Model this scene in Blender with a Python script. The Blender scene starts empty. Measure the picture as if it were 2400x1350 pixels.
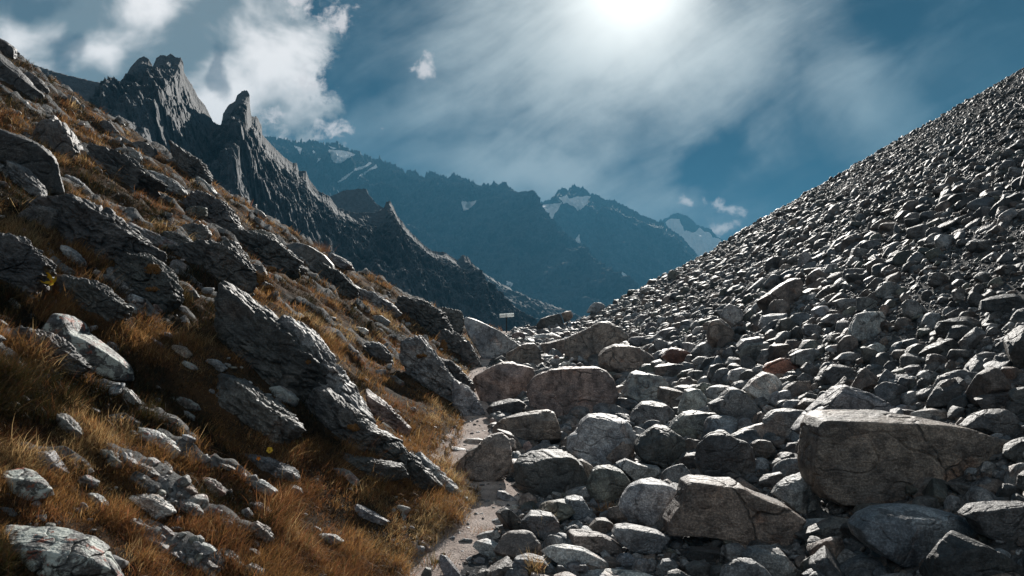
import bpy, math, random
import numpy as np
from mathutils import Vector

# ------------------------------------------------------------------ camera, sky, sun, exposure
SC = bpy.context.scene
F = 1733.0                    # focal length in pixels of the 2400 px wide photograph
CAMZ = 2.8
PITCH = math.atan(125.0 / F)
cam_d = bpy.data.cameras.new('camera')
cam_d.sensor_width = 36.0
cam_d.lens = 36.0 * F / 2400.0
cam_d.clip_start = 0.1
cam_d.clip_end = 9000
cam = bpy.data.objects.new('camera', cam_d)
SC.collection.objects.link(cam)
cam.location = (0, 0, CAMZ)
cam.rotation_euler = (math.pi / 2 + PITCH, 0, 0)
SC.camera = cam
SC.render.resolution_x, SC.render.resolution_y = 1024, 576
SC.view_settings.view_transform = 'Standard'
SC.view_settings.look = 'None'
SC.view_settings.exposure = 0.82
SC.view_settings.gamma = 1.0
SC.cycles.use_denoising = True
SC.cycles.max_bounces = 5
SC.cycles.diffuse_bounces = 2
SC.cycles.glossy_bounces = 2
SC.cycles.transmission_bounces = 2
SC.cycles.volume_bounces = 0
SC.cycles.transparent_max_bounces = 4
SUN_EL = math.radians(27.5)
SUN_AZ = math.radians(10.0)      # to the right of the view direction (+Y)
sun_d = bpy.data.lights.new('sun', 'SUN')
sun_d.energy = 5.0
sun_d.angle = math.radians(0.5)
sun_d.color = (1.0, 0.95, 0.88)
sun = bpy.data.objects.new('sun', sun_d)
SC.collection.objects.link(sun)
sdir = Vector((math.sin(SUN_AZ) * math.cos(SUN_EL), math.cos(SUN_AZ) * math.cos(SUN_EL), math.sin(SUN_EL)))
sun.rotation_euler = (-sdir).to_track_quat('-Z', 'Y').to_euler()


class NT:
    """tiny helper for node trees"""
    def __init__(s, tree):
        s.t = tree
    def new(s, typ, **kw):
        n = s.t.nodes.new(typ)
        for k, v in kw.items():
            setattr(n, k, v)
        return n
    def link(s, a, b):
        s.t.links.new(a, b)
    def put(s, sock, v):
        if isinstance(v, bpy.types.NodeSocket):
            s.link(v, sock)
        elif v is not None:
            try:
                sock.default_value = v
            except Exception:
                sock.default_value = (v, v, v, 1) if len(sock.default_value) == 4 else (v, v, v)
    def math(s, op, a, b=None, c=None, clamp=False):
        n = s.new('ShaderNodeMath', operation=op, use_clamp=clamp)
        s.put(n.inputs[0], a)
        if b is not None: s.put(n.inputs[1], b)
        if c is not None: s.put(n.inputs[2], c)
        return n.outputs[0]
    def vmath(s, op, a, b=None):
        n = s.new('ShaderNodeVectorMath', operation=op)
        s.put(n.inputs[0], a)
        if b is not None: s.put(n.inputs[1], b)
        return n.outputs['Value'] if op in ('DOT_PRODUCT', 'LENGTH', 'DISTANCE') else n.outputs['Vector']
    def comb(s, x, y, z=0.0):
        n = s.new('ShaderNodeCombineXYZ')
        s.put(n.inputs[0], x); s.put(n.inputs[1], y); s.put(n.inputs[2], z)
        return n.outputs[0]
    def noise(s, vec, scale, detail=4, rough=0.5, dist=0.0, color=False):
        n = s.new('ShaderNodeTexNoise')
        s.put(n.inputs['Vector'], vec)
        n.inputs['Scale'].default_value = scale
        n.inputs['Detail'].default_value = detail
        n.inputs['Roughness'].default_value = rough
        n.inputs['Distortion'].default_value = dist
        return n.outputs['Color' if color else 'Fac']
    def smooth(s, v, lo, hi, a=0.0, b=1.0):
        n = s.new('ShaderNodeMapRange', interpolation_type='SMOOTHSTEP')
        s.put(n.inputs['Value'], v)
        n.inputs['From Min'].default_value = lo
        n.inputs['From Max'].default_value = hi
        n.inputs['To Min'].default_value = a
        n.inputs['To Max'].default_value = b
        return n.outputs[0]
    def mix(s, f, a, b, mode='MIX'):
        n = s.new('ShaderNodeMix', data_type='RGBA', blend_type=mode)
        s.put(n.inputs[0], f)
        for sock, v in ((n.inputs[6], a), (n.inputs[7], b)):
            if isinstance(v, (tuple, list)):
                v = (*v[:3], 1)
            s.put(sock, v)
        return n.outputs[2]
    def attr(s, name):
        return s.new('ShaderNodeAttribute', attribute_name=name)


world = bpy.data.worlds.new('World')
SC.world = world
world.use_nodes = True
world.node_tree.nodes.clear()
W = NT(world.node_tree)
w_out = W.new('ShaderNodeOutputWorld')
w_bg = W.new('ShaderNodeBackground')
w_bg.inputs['Strength'].default_value = 0.06
W.link(w_bg.outputs[0], w_out.inputs[0])
sky = W.new('ShaderNodeTexSky', sky_type='NISHITA')
sky.sun_disc = False
sky.sun_elevation = SUN_EL
sky.sun_rotation = SUN_AZ
sky.altitude = 3200
sky.air_density = 1.0
sky.dust_density = 0.35
sky.ozone_density = 4.0
geo = W.new('ShaderNodeNewGeometry')
dirv = W.vmath('SCALE', geo.outputs['Incoming'], None)
dirv.node.inputs['Scale'].default_value = -1.0
# two gnomonic sky coordinates about the valley axis (thousands of photo pixels); the clouds are fixed directions at infinity
cp, sp = math.cos(PITCH), math.sin(PITCH)
fwd = W.vmath('DOT_PRODUCT', dirv, (0, cp, sp))
upd = W.vmath('DOT_PRODUCT', dirv, (0, -sp, cp))
rgt = W.vmath('DOT_PRODUCT', dirv, (1, 0, 0))
fw = W.math('MAXIMUM', fwd, 0.12)
PX = W.math('ADD', W.math('MULTIPLY', W.math('DIVIDE', rgt, fw), F / 1000), 1.2)
PY = W.math('SUBTRACT', 0.675, W.math('MULTIPLY', W.math('DIVIDE', upd, fw), F / 1000))
uv = W.comb(PX, PY)
warp_n = W.new('ShaderNodeTexNoise'); W.put(warp_n.inputs['Vector'], uv)
warp_n.inputs['Scale'].default_value = 5.0; warp_n.inputs['Detail'].default_value = 5
warp = W.vmath('SUBTRACT', warp_n.outputs['Color'], (0.5, 0.5, 0.5))


def blob(cx, cy, rx, ry, ang=0.0, wob=0.06):
    """soft ellipse: 1 at the centre, 0 at its rim, negative outside"""
    n = W.new('ShaderNodeVectorMath', operation='MULTIPLY_ADD')
    W.put(n.inputs[0], warp); n.inputs[1].default_value = (wob, wob, 0); W.put(n.inputs[2], uv)
    d = W.vmath('SUBTRACT', n.outputs[0], (cx, cy, 0))
    r = W.new('ShaderNodeVectorRotate', rotation_type='Z_AXIS')
    W.put(r.inputs['Vector'], d); r.inputs['Angle'].default_value = ang
    m = W.vmath('MULTIPLY', r.outputs[0], (1 / rx, 1 / ry, 0))
    return W.math('SUBTRACT', 1.0, W.vmath('LENGTH', m))


def vmax(*a):
    r = a[0]
    for b in a[1:]:
        r = W.math('MAXIMUM', r, b)
    return r


K = 1 / 0.06      # clouds are given as radiance; the background strength brings them back
def rad(r, g, b, k=0.5):
    return (r * K * k, g * K * k, b * K * k)

skyc = W.mix(1.0, sky.outputs[0], (0.010, 0.060, 0.095), 'MULTIPLY')
# thin high veil round the sun, streaked outwards
dx = W.math('SUBTRACT', PX, 1.475)
dy = W.math('SUBTRACT', PY, -0.03)
dist = W.math('SQRT', W.math('ADD', W.math('MULTIPLY', dx, dx), W.math('MULTIPLY', dy, dy)))
ang = W.math('ARCTAN2', dx, dy)
streak = W.noise(W.vmath('ADD', W.comb(W.math('MULTIPLY', ang, 0.9), W.math('MULTIPLY', dist, 1.6), 3.3), W.vmath('SCALE', warp, None)), 2.6, 6, 0.55, 0.4)
for _n in world.node_tree.nodes:
    if _n.type == 'VECT_MATH' and _n.operation == 'SCALE' and not _n.inputs['Scale'].is_linked and _n != dirv.node: _n.inputs['Scale'].default_value = 0.35
rot = W.new('ShaderNodeVectorRotate', rotation_type='Z_AXIS'); W.put(rot.inputs['Vector'], uv); rot.inputs['Angle'].default_value = 0.55
puff = W.noise(W.vmath('MULTIPLY', rot.outputs[0], (1.1, 3.4, 1)), 2.2, 9, 0.62, 0.35)
lump = W.noise(W.vmath('MULTIPLY', uv, (1.0, 1.5, 1)), 3.1, 8, 0.6, 0.2)
veil_m = vmax(blob(1.42, 0.10, 0.62, 0.42, 0.0, 0.3),
              W.math('MULTIPLY', blob(1.22, 0.44, 0.62, 0.17, -0.15, 0.25), 0.95),
              W.math('MULTIPLY', blob(1.0, 0.28, 0.42, 0.16, 0.3, 0.3), 0.75),
              W.math('MULTIPLY', blob(2.05, 0.26, 0.15, 0.42, 0.75, 0.15), 0.8),
              W.math('MULTIPLY', blob(2.3, 0.12, 0.3, 0.16, 0.5, 0.2), 0.15))
veil_a = W.math('ADD', W.math('MULTIPLY', veil_m, 0.75), W.math('ADD', W.math('MULTIPLY', streak, 0.3), W.math('ADD', W.math('MULTIPLY', puff, 0.95), W.math('MULTIPLY', lump, 0.55))))
veil_a = W.math('SUBTRACT', veil_a, W.math('MULTIPLY', W.math('MAXIMUM', blob(1.68, 0.385, 0.14, 0.08, 0.5, 0.25), 0.0), 0.7))
veil = W.smooth(veil_a, 0.72, 1.74)
near = W.smooth(dist, 1.0, 0.05)
near = W.math('POWER', near, 1.15)
veilc = W.mix(near, rad(0.17, 0.28, 0.36), rad(1.15, 1.20, 1.18))
c1 = W.mix(W.math('MULTIPLY', veil, 0.95), skyc, veilc)
# glare of the sun through the veil, just above the frame
gl = W.math('POWER', W.smooth(dist, 0.40, 0.0), 3.0)
c2 = W.mix(gl, c1, rad(2.2, 2.2, 2.1))
# the heavy cloud upper left
fluff = W.noise(uv, 9.0, 10, 0.66, 0.2)
big = vmax(blob(0.30, 0.02, 0.36, 0.22, 0.1), blob(0.58, 0.15, 0.17, 0.17, 0.3), blob(0.50, 0.27, 0.13, 0.10, 0.6),
           blob(0.10, 0.15, 0.25, 0.13, -0.2), blob(0.44, 0.20, 0.20, 0.13), blob(0.60, 0.03, 0.12, 0.10), blob(0.02, 0.1, .26, .2), blob(0.2, 0.16, .25, .16))
big = W.math('MINIMUM', W.math('ADD', big, 0.42), 0.72)
bigd = W.smooth(W.math('ADD', big, W.math('MULTIPLY', W.math('SUBTRACT', fluff, 0.5), 1.9)), 0.06, 0.40)
hole = vmax(blob(0.155, 0.135, 0.06, 0.04, 0.2, 0.25), blob(0.05, 0.01, 0.13, 0.045, 0.1, 0.2), blob(0.51, 0.175, 0.03, 0.05, 0.3, 0.22))
holed = W.smooth(W.math('ADD', hole, W.math('MULTIPLY', W.math('SUBTRACT', fluff, 0.5), 0.9)), -0.15, 0.55)
bigd = W.math('MULTIPLY', bigd, W.math('SUBTRACT', 1.0, W.math('MULTIPLY', holed, 0.55)))
soft = W.noise(W.vmath('MULTIPLY', uv, (1.0, 1.3, 1)), 4.6, 6, 0.5, 0.35)
lit = vmax(blob(0.62, 0.17, 0.19, 0.20, 0.3, 0.1), W.math('MULTIPLY', blob(0.34, 0.02, 0.2, 0.07, 0.3, 0.1), 0.5),
           W.math('MULTIPLY', blob(0.03, 0.09, 0.20, 0.10, 0.0, 0.1), 0.7), W.math('MULTIPLY', blob(0.25, 0.12, 0.20, 0.10, 0.2, 0.15), 0.45), W.math('MULTIPLY', blob(0.50, 0.26, 0.12, 0.14, 0, 0.1), 0.8))
litf = W.smooth(W.math('ADD', lit, W.math('MULTIPLY', W.math('SUBTRACT', soft, 0.5), 3.0)), -0.05, 0.85)
bigc = W.mix(litf, rad(0.27, 0.305, 0.325), rad(1.5, 1.42, 1.38))
c3 = W.mix(bigd, c2, bigc)
# small torn clouds
sm = vmax(W.math('MULTIPLY', blob(0.79, 0.045, 0.06, 0.05, 0.4, 0.10), 1), blob(0.995, 0.165, 0.035, 0.055, -0.2, 0.05),
          W.math('MULTIPLY', blob(0.79, 0.31, 0.085, 0.035, 0.1, 0.08), 0.75), blob(1.70, 0.492, 0.06, 0.022, -0.35, 0.03),
          blob(1.685, 0.535, 0.055, 0.028, 0.2, 0.03), W.math('MULTIPLY', blob(1.61, 0.475, 0.035, 0.014, -0.5, 0.03), 0.9),
          W.math('MULTIPLY', blob(0.64, 0.285, 0.07, 0.045, 0.1, 0.08), 0.85), W.math('MULTIPLY', blob(0.70, 0.02, 0.06, 0.05, 0.4, 0.1), 0.8),
          W.math('MULTIPLY', blob(0.735, 0.19, 0.03, 0.05, 0.4, 0.1), 0.6))
fl2 = W.noise(uv, 22, 7, 0.62, 0.25)
smd = W.smooth(W.math('ADD', sm, W.math('MULTIPLY', W.math('SUBTRACT', fl2, 0.5), 3.2)), 0.15, 0.95)
c4 = W.mix(W.math('MULTIPLY', smd, 0.9), c3, rad(1.15, 1.06, 1.04))
# cloud bank added in the unseen sky behind the camera to brighten camera-facing rock
sepd = W.new('ShaderNodeSeparateXYZ'); W.put(sepd.inputs[0], dirv)
backn = W.noise(dirv, 2.2, 5, 0.6)
backm = W.math('MULTIPLY', W.smooth(sepd.outputs[1], 0.05, -0.45), W.smooth(sepd.outputs[2], -0.02, 0.10))
backm = W.math('MULTIPLY', backm, W.smooth(backn, 0.36, 0.56))
c5 = W.mix(backm, c4, rad(0.82, 0.81, 0.80))
W.link(c5, w_bg.inputs['Color'])

# ------------------------------------------------------------------ numeric tools
def ray(px, py):
    X = (np.asarray(px, float) - 1200) / F
    Y = (675 - np.asarray(py, float)) / F
    return X, cp - Y * sp, sp + Y * cp


def at_depth(px, py, Yd):
    dx, dy, dz = ray(px, py)
    t = Yd / dy
    return np.stack([dx * t, dy * t, CAMZ + dz * t], -1)


def project(P):
    P = np.asarray(P, float)
    x, y, z = P[..., 0], P[..., 1], P[..., 2] - CAMZ
    f = y * cp + z * sp
    u = -y * sp + z * cp
    f = np.where(f > 0.01, f, 0.01)
    return 1200 + F * x / f, 675 - F * u / f


_rs = np.random.RandomState(7)
_perm = _rs.permutation(256).astype(np.int64)
_perm = np.concatenate([_perm, _perm, _perm])
_g = _rs.normal(size=(256, 3)); _g /= np.linalg.norm(_g, axis=1)[:, None]


def perlin(p):
    p = np.asarray(p, float)
    pi = np.floor(p).astype(np.int64)
    f = p - pi
    pi &= 255
    w = f * f * f * (f * (f * 6 - 15) + 10)
    out = 0
    for i in (0, 1):
        wx = w[..., 0] if i else 1 - w[..., 0]
        a = _perm[pi[..., 0] + i]
        for j in (0, 1):
            wy = w[..., 1] if j else 1 - w[..., 1]
            b = _perm[a + pi[..., 1] + j]
            for k in (0, 1):
                wz = w[..., 2] if k else 1 - w[..., 2]
                g = _g[_perm[b + pi[..., 2] + k]]
                d = g[..., 0] * (f[..., 0] - i) + g[..., 1] * (f[..., 1] - j) + g[..., 2] * (f[..., 2] - k)
                out = out + wx * wy * wz * d
    return out * 1.5


def fbm(p, octs=4, gain=0.5, lac=2.03, ridged=False):
    p = np.asarray(p, float)
    a, s, out = 1.0, 0.0, 0
    for o in range(octs):
        n = perlin(p + 17.3 * o)
        if ridged:
            n = 1 - 2 * np.abs(n)
        out = out + a * n
        s += a
        a *= gain
        p = p * lac
    return out / s


def sstep(x, a, b):
    t = np.clip((x - a) / (b - a), 0, 1)
    return t * t * (3 - 2 * t)


# ------------------------------------------------------------------ terrain heights
PATH_PX = [(1020, 1420), (1050, 1350), (1060, 1295), (1130, 1235), (1165, 1195), (1165, 1145), (1120, 1105), (1060, 1070), (1075, 1035), (1125, 1015), (1150, 980), (1125, 930), (1105, 895), (1120, 860), (1165, 820), (1187, 775)]


def smax(a, b, k):
    return 0.5 * (a + b + np.sqrt((a - b) ** 2 + k * k))


def floor_z(y):
    z = 0.09 * (y - 9)
    o = np.maximum(0, y - 47)
    return z - 0.02 * o ** 2 / (1 + 0.04 * o)


def path_x(y):
    return np.interp(y, [0, 7, 9.6, 11, 12.5, 14.5, 16, 21, 25, 34, 50], [-.5, -1.0, -1.0, -.5, -.25, -1.0, -.9, -.95, -1.4, -1.2, -.4])


def height(x, y, detail=True):
    x = np.asarray(x, float); y = np.asarray(y, float)
    x, y = np.broadcast_arrays(x, y)
    zf = floor_z(y)
    px_ = path_x(y)
    lx = px_ - 0.35 - x
    rx = x - (4.0 + 0.0 * y)
    zl = zf + 0.65 * smax(lx, 0, 0.5) - 0.13
    zr = zf + 0.582 * smax(rx, 0, 1.4) - 0.2
    # crests
    cl = np.interp(x, [-30, -8, -3, 0], [30, 32, 40, 48])
    ol = np.maximum(0, y - cl)
    zl = zl - 0.022 * ol ** 2 * sstep(lx, 0, 1.5)
    cr = 50.0 + 1.8 * np.sin(x * 0.31 + 1) + 0.8 * np.sin(x * 0.83)
    orr = np.maximum(0, y - cr)
    zr = zr - 0.022 * orr ** 2 * sstep(rx, -2, 3)
    z = np.where(lx > 0, zl, np.where(rx > -2, zr, zf - 0.1))
    t = sstep(rx, -3, -1)
    z = np.where(lx > 0, zl, (zf - 0.13) * (1 - t) + zr * t)
    if detail:
        near = sstep(y, 120, 60)
        p = np.stack([x, y, np.zeros_like(x)], -1)
        onpath = np.exp(-((x - px_) / 0.6) ** 2) * (y < 60)
        amp = (0.10 + 0.45 * sstep(lx, 0.3, 4)) * (1 - 0.85 * onpath)
        z = z + near * amp * (fbm(p * 0.42 + 3.1, 3) + 0.35 * fbm(p * 1.7, 3))
        z = z + near * 0.035 * fbm(p * 6.0, 2) * (1 - 0.5 * onpath)
        m = (lx > 0) & (y < 90) & (y > 1)
        if m.any():
            xm, ym = x[m], y[m]
            rk = rocky(xm, ym)
            q = np.stack([xm * 0.7 + 3, ym * 1.9 - 0.5 * xm, 0 * xm], -1)
            st = fbm(q, 4, 0.6, ridged=True)
            add = np.zeros(x.shape); add[m] = rk * (0.02 + 0.22 * st) * np.interp(ym, [4, 30], [0.7, 1.6])
            z = z + add
    # ground under the photographer
    b = np.exp(-(x ** 2 + np.maximum(0, y) ** 2) / 1.6 ** 2) * (y > -8)
    z = z + (1.1 - z) * b * (np.abs(x) < 6)
    back = sstep(-y, 0, 20)
    z = z * (1 - back) + (-1.0 + 0.3 * np.abs(x)) * back
    return smax(z, -34.0, 2.0)


def rocky(x, y):
    """where bedrock breaks through the turf of the left slope: bands running down the fall line"""
    lx = path_x(y) - 0.5 - x
    q = np.stack([x * 0.22 + 5 + 0.12 * y, y * 0.62 - 0.25 * x, 0 * x + 2.2], -1)
    r = fbm(q, 4, 0.55, ridged=True) + 0.25 * fbm(q * 5, 2)
    return sstep(r, 0.68, 0.84) * sstep(lx, 0.2, 1.5) * sstep(y, 90, 55)


def cast(px, py, tmax=75.0):
    """first hit of the pixel rays on the terrain; nan where they pass over the crest"""
    px = np.atleast_1d(np.asarray(px, float)); py = np.atleast_1d(np.asarray(py, float))
    dx, dy, dz = ray(px, py)
    ts = 2.6 * (tmax / 2.6) ** np.linspace(0, 1, 170)
    hit = np.full(px.shape, np.nan)
    prev = np.full(px.shape, 2.6)
    done = np.zeros(px.shape, bool)
    for t in ts:
        below = np.zeros(px.shape, bool)
        u = np.where(~done)[0]
        if len(u) == 0: break
        u = u[(CAMZ + dz[u] * t) < height(dx[u] * t, dy[u] * t, False) + 1.3]
        if len(u): below[u] = (CAMZ + dz[u] * t) < height(dx[u] * t, dy[u] * t)
        new = below & ~done
        if new.any():
            lo, hi = prev[new].copy(), np.full(new.sum(), t)
            for _ in range(9):
                m = 0.5 * (lo + hi)
                bb = (CAMZ + dz[new] * m) < height(dx[new] * m, dy[new] * m)
                hi = np.where(bb, m, hi); lo = np.where(bb, lo, m)
            hit[new] = hi
            done |= new
        prev = np.where(done, prev, t)
    return hit * dy          # world y depth


# ------------------------------------------------------------------ mesh tools
def mesh_from(name, verts, faces, smooth=False, mat=None, corners=None):
    """faces: (n,3) or (n,4) int array"""
    me = bpy.data.meshes.new(name)
    verts = np.ascontiguousarray(verts, dtype=np.float32)
    faces = np.ascontiguousarray(faces, dtype=np.int32)
    n, k = faces.shape
    me.vertices.add(len(verts)); me.vertices.foreach_set('co', verts.ravel())
    me.loops.add(n * k); me.loops.foreach_set('vertex_index', faces.ravel())
    me.polygons.add(n)
    me.polygons.foreach_set('loop_start', np.arange(0, n * k, k, dtype=np.int32))
    me.polygons.foreach_set('loop_total', np.full(n, k, dtype=np.int32))
    me.update(calc_edges=True)
    if smooth:
        me.polygons.foreach_set('use_smooth', np.ones(n, bool))
    if mat:
        me.materials.append(mat)
    return me


def add_attr(me, name, data):
    data = np.asarray(data, dtype=np.float32)
    if data.ndim == 1:
        a = me.attributes.new(name, 'FLOAT', 'POINT'); a.data.foreach_set('value', data)
    else:
        a = me.attributes.new(name, 'FLOAT_COLOR', 'POINT'); a.data.foreach_set('color', np.ascontiguousarray(data).ravel())


def link(name, me, parent=None, label=None, cat=None, group=None, kind=None, loc=None):
    o = bpy.data.objects.new(name, me)
    SC.collection.objects.link(o)
    if parent: o.parent = parent
    if label: o['label'] = label
    if cat: o['category'] = cat
    if group: o['group'] = group
    if kind: o['kind'] = kind
    if loc is not None: o.location = loc
    return o


def grid_faces(nu, nv):
    i = np.arange(nu - 1)[:, None] * nv + np.arange(nv - 1)[None, :]
    i = i.ravel()
    return np.stack([i, i + nv, i + nv + 1, i + 1], -1)


def _ico(n):
    t = (1 + 5 ** .5) / 2
    v = [(-1, t, 0), (1, t, 0), (-1, -t, 0), (1, -t, 0), (0, -1, t), (0, 1, t), (0, -1, -t), (0, 1, -t), (t, 0, -1), (t, 0, 1), (-t, 0, -1), (-t, 0, 1)]
    v = np.array(v, float); v /= np.linalg.norm(v, axis=1)[:, None]
    f = np.array([(0, 11, 5), (0, 5, 1), (0, 1, 7), (0, 7, 10), (0, 10, 11), (1, 5, 9), (5, 11, 4), (11, 10, 2), (10, 7, 6), (7, 1, 8), (3, 9, 4), (3, 4, 2), (3, 2, 6), (3, 6, 8), (3, 8, 9), (4, 9, 5), (2, 4, 11), (6, 2, 10), (8, 6, 7), (9, 8, 1)])
    for _ in range(n):
        e = np.concatenate([f[:, [0, 1]], f[:, [1, 2]], f[:, [2, 0]]])
        es = np.sort(e, 1)
        u, inv = np.unique(es[:, 0] * 1000000 + es[:, 1], return_inverse=True)
        inv = inv.ravel()
        a, b = u // 1000000, u % 1000000
        m = v[a] + v[b]; m /= np.linalg.norm(m, axis=1)[:, None]
        k = len(f)
        ab, bc, ca = inv[:k] + len(v), inv[k:2 * k] + len(v), inv[2 * k:] + len(v)
        v = np.concatenate([v, m])
        f = np.concatenate([np.stack([f[:, 0], ab, ca], 1), np.stack([f[:, 1], bc, ab], 1), np.stack([f[:, 2], ca, bc], 1), np.stack([ab, bc, ca], 1)])
    return v, f


ICO = {n: _ico(n) for n in range(0, 7)}
# ------------------------------------------------------------------ materials
def material(name):
    m = bpy.data.materials.new(name)
    m.use_nodes = True
    m.node_tree.nodes.clear()
    n = NT(m.node_tree)
    out = n.new('ShaderNodeOutputMaterial')
    b = n.new('ShaderNodeBsdfPrincipled')
    n.link(b.outputs[0], out.inputs[0])
    return m, n, b, out


def bump(n, b, *layers):
    prev = None
    for h, strength, dist in layers:
        bn = n.new('ShaderNodeBump')
        bn.inputs['Strength'].default_value = strength
        bn.inputs['Distance'].default_value = dist
        n.link(h, bn.inputs['Height'])
        if prev: n.link(prev, bn.inputs['Normal'])
        prev = bn.outputs[0]
    n.link(prev, b.inputs['Normal'])


def make_rock_mat():
    m, n, b, _ = material('rock')
    tc = n.new('ShaderNodeTexCoord')
    oi = n.new('ShaderNodeObjectInfo')
    off = n.vmath('SCALE', (13.1, 7.7, 21.3)); off.node.inputs['Scale'].default_value = 1
    n.link(oi.outputs['Random'], off.node.inputs['Scale'])
    v = n.vmath('ADD', tc.outputs['Object'], off)
    tint = n.attr('tint')
    big = n.noise(v, 1.3, 5, 0.6, 0.3)
    med = n.noise(v, 5.5, 6, 0.65, 0.2)
    fine = n.noise(v, 38, 4, 0.7)
    vor = n.new('ShaderNodeTexVoronoi', feature='F1'); n.put(vor.inputs['Vector'], v); vor.inputs['Scale'].default_value = 26
    c = n.mix(n.smooth(big, 0.36, 0.66), (0.45, 0.47, 0.5), (1.1, 1.06, 1.02))
    c = n.mix(1.0, tint.outputs['Color'], c, 'MULTIPLY')
    c = n.mix(n.smooth(med, 0.45, 0.62, 0, 0.8), c, n.mix(1.0, c, (0.38, 0.36, 0.36), 'MULTIPLY'))
    c = n.mix(n.smooth(fine, 0.46, 0.60, 0, 0.75), c, n.mix(1.0, c, (2.3, 2.25, 2.2), 'MULTIPLY'))
    # rusty stain patches with their own outline
    st = n.noise(n.vmath('ADD', v, (31, 5, 9)), 1.9, 5, 0.6, 0.4)
    c = n.mix(n.smooth(st, 0.57, 0.68, 0, 0.45), c, n.mix(1.0, c, (1.35, 0.86, 0.62), 'MULTIPLY'))
    # dark crustose lichen specks and pale lichen patches
    sp = n.math('LESS_THAN', vor.outputs['Distance'], n.smooth(med, 0.45, 0.75, 0.0, 0.32))
    c = n.mix(n.math('MULTIPLY', sp, 0.7), c, (0.03, 0.032, 0.03))
    cv = n.new('ShaderNodeTexVoronoi', feature='DISTANCE_TO_EDGE')
    wv = n.new('ShaderNodeTexNoise'); n.put(wv.inputs['Vector'], v); wv.inputs['Scale'].default_value = 2.5; wv.inputs['Detail'].default_value = 5
    wn = n.vmath('SCALE', wv.outputs['Color'], None); wn.node.inputs['Scale'].default_value = 0.28
    n.put(cv.inputs['Vector'], n.vmath('ADD', v, wn)); cv.inputs['Scale'].default_value = 0.9
    crk = n.math('MULTIPLY', n.smooth(cv.outputs['Distance'], 0.022, 0.0), n.smooth(big, 0.50, 0.56))
    c = n.mix(n.math('MULTIPLY', crk, 0.75), c, (0.02, 0.02, 0.02))
    strk = n.noise(n.vmath('MULTIPLY', v, (5, 5, 0.7)), 1.0, 5, 0.6, 0.3)
    c = n.mix(n.smooth(strk, 0.50, 0.66, 0, 0.6), c, n.mix(1.0, c, (0.5, 0.49, 0.48), 'MULTIPLY'))
    li = n.noise(n.vmath('ADD', v, (3, 55, 19)), 6.0, 8, 0.72, 0.5)
    lm = n.math('MULTIPLY', n.smooth(li, 0.47, 0.55), tint.outputs['Alpha'])
    c = n.mix(lm, c, (0.52, 0.55, 0.50))
    li2 = n.noise(n.vmath('ADD', v, (73, 15, 9)), 7.0, 7, 0.7, 0.5)
    lm2 = n.math('MULTIPLY', n.smooth(li2, 0.56, 0.62), tint.outputs['Alpha'])
    c = n.mix(lm2, c, (0.33, 0.10, 0.055))
    n.link(c, b.inputs['Base Color'])
    b.inputs['Roughness'].default_value = 0.55
    b.inputs['Specular IOR Level'].default_value = 0.5
    lay = n.noise(n.vmath('MULTIPLY', v, (3, 3, 14)), 1.0, 6, 0.65, 0.6)
    inv = n.math('SUBTRACT', 1.0, crk)
    bump(n, b, (inv, 0.8, 0.03), (lay, 0.6, 0.05), (med, 0.75, 0.06), (fine, 0.8, 0.016))
    return m


def make_far_rock_mat(name, base, bscale, strength, snow=False):
    m, n, b, _ = material(name)
    tc = n.new('ShaderNodeTexCoord')
    v = tc.outputs['Object']
    a = n.noise(v, 6 / bscale, 6, 0.6, 0.3)
    f = n.noise(v, 40 / bscale, 5, 0.7)
    c = n.mix(n.smooth(a, 0.35, 0.65), tuple(x * 0.6 for x in base), tuple(x * 1.4 for x in base))
    c = n.mix(n.smooth(f, 0.45, 0.62, 0, 0.8), c, tuple(min(1, x * 2.4) for x in base))
    if snow:
        s = n.attr('snow').outputs['Fac']
        sn = n.math('ADD', s, n.math('MULTIPLY', n.math('SUBTRACT', f, 0.5), 0.7))
        c = n.mix(n.smooth(sn, 0.48, 0.54), c, (0.95, 0.96, 0.97))
    n.link(c, b.inputs['Base Color'])
    b.inputs['Roughness'].default_value = 0.85
    bump(n, b, (a, strength, bscale * 0.05), (f, strength, bscale * 0.012))
    return m


def make_ground_mat():
    m, n, b, _ = material('ground')
    tc = n.new('ShaderNodeTexCoord')
    v = tc.outputs['Object']
    z = n.attr('turf').outputs['Fac']
    a = n.noise(v, 1.1, 6, 0.65, 0.2)
    f = n.noise(v, 22, 5, 0.7)
    turf = n.mix(n.smooth(a, 0.38, 0.62), (0.022, 0.018, 0.012), (0.085, 0.045, 0.020))
    turf = n.mix(n.smooth(f, 0.5, 0.68, 0, 0.6), turf, (0.15, 0.085, 0.035))
    rub = n.mix(n.smooth(a, 0.38, 0.62), (0.045, 0.046, 0.048), (0.10, 0.10, 0.10))
    rub = n.mix(n.smooth(f, 0.5, 0.66, 0, 0.7), rub, (0.19, 0.19, 0.19))
    c = n.mix(z, rub, turf)
    rk = n.attr('rocky').outputs['Fac']
    m2 = n.noise(v, 4.5, 7, 0.7, 0.4)
    rockc = n.mix(n.smooth(m2, 0.38, 0.62), (0.055, 0.055, 0.055), (0.20, 0.195, 0.19))
    rockc = n.mix(n.smooth(f, 0.46, 0.62, 0, 0.7), rockc, (0.30, 0.30, 0.29))
    edge = n.math('ADD', rk, n.math('MULTIPLY', n.math('SUBTRACT', m2, 0.5), 1.2))
    c = n.mix(n.smooth(edge, 0.42, 0.58), c, rockc)
    n.link(c, b.inputs['Base Color'])
    b.inputs['Roughness'].default_value = 0.95
    b.inputs['Specular IOR Level'].default_value = 0.15
    bump(n, b, (a, 0.7, 0.15), (m2, 0.8, 0.10), (f, 0.9, 0.03))
    return m


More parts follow.
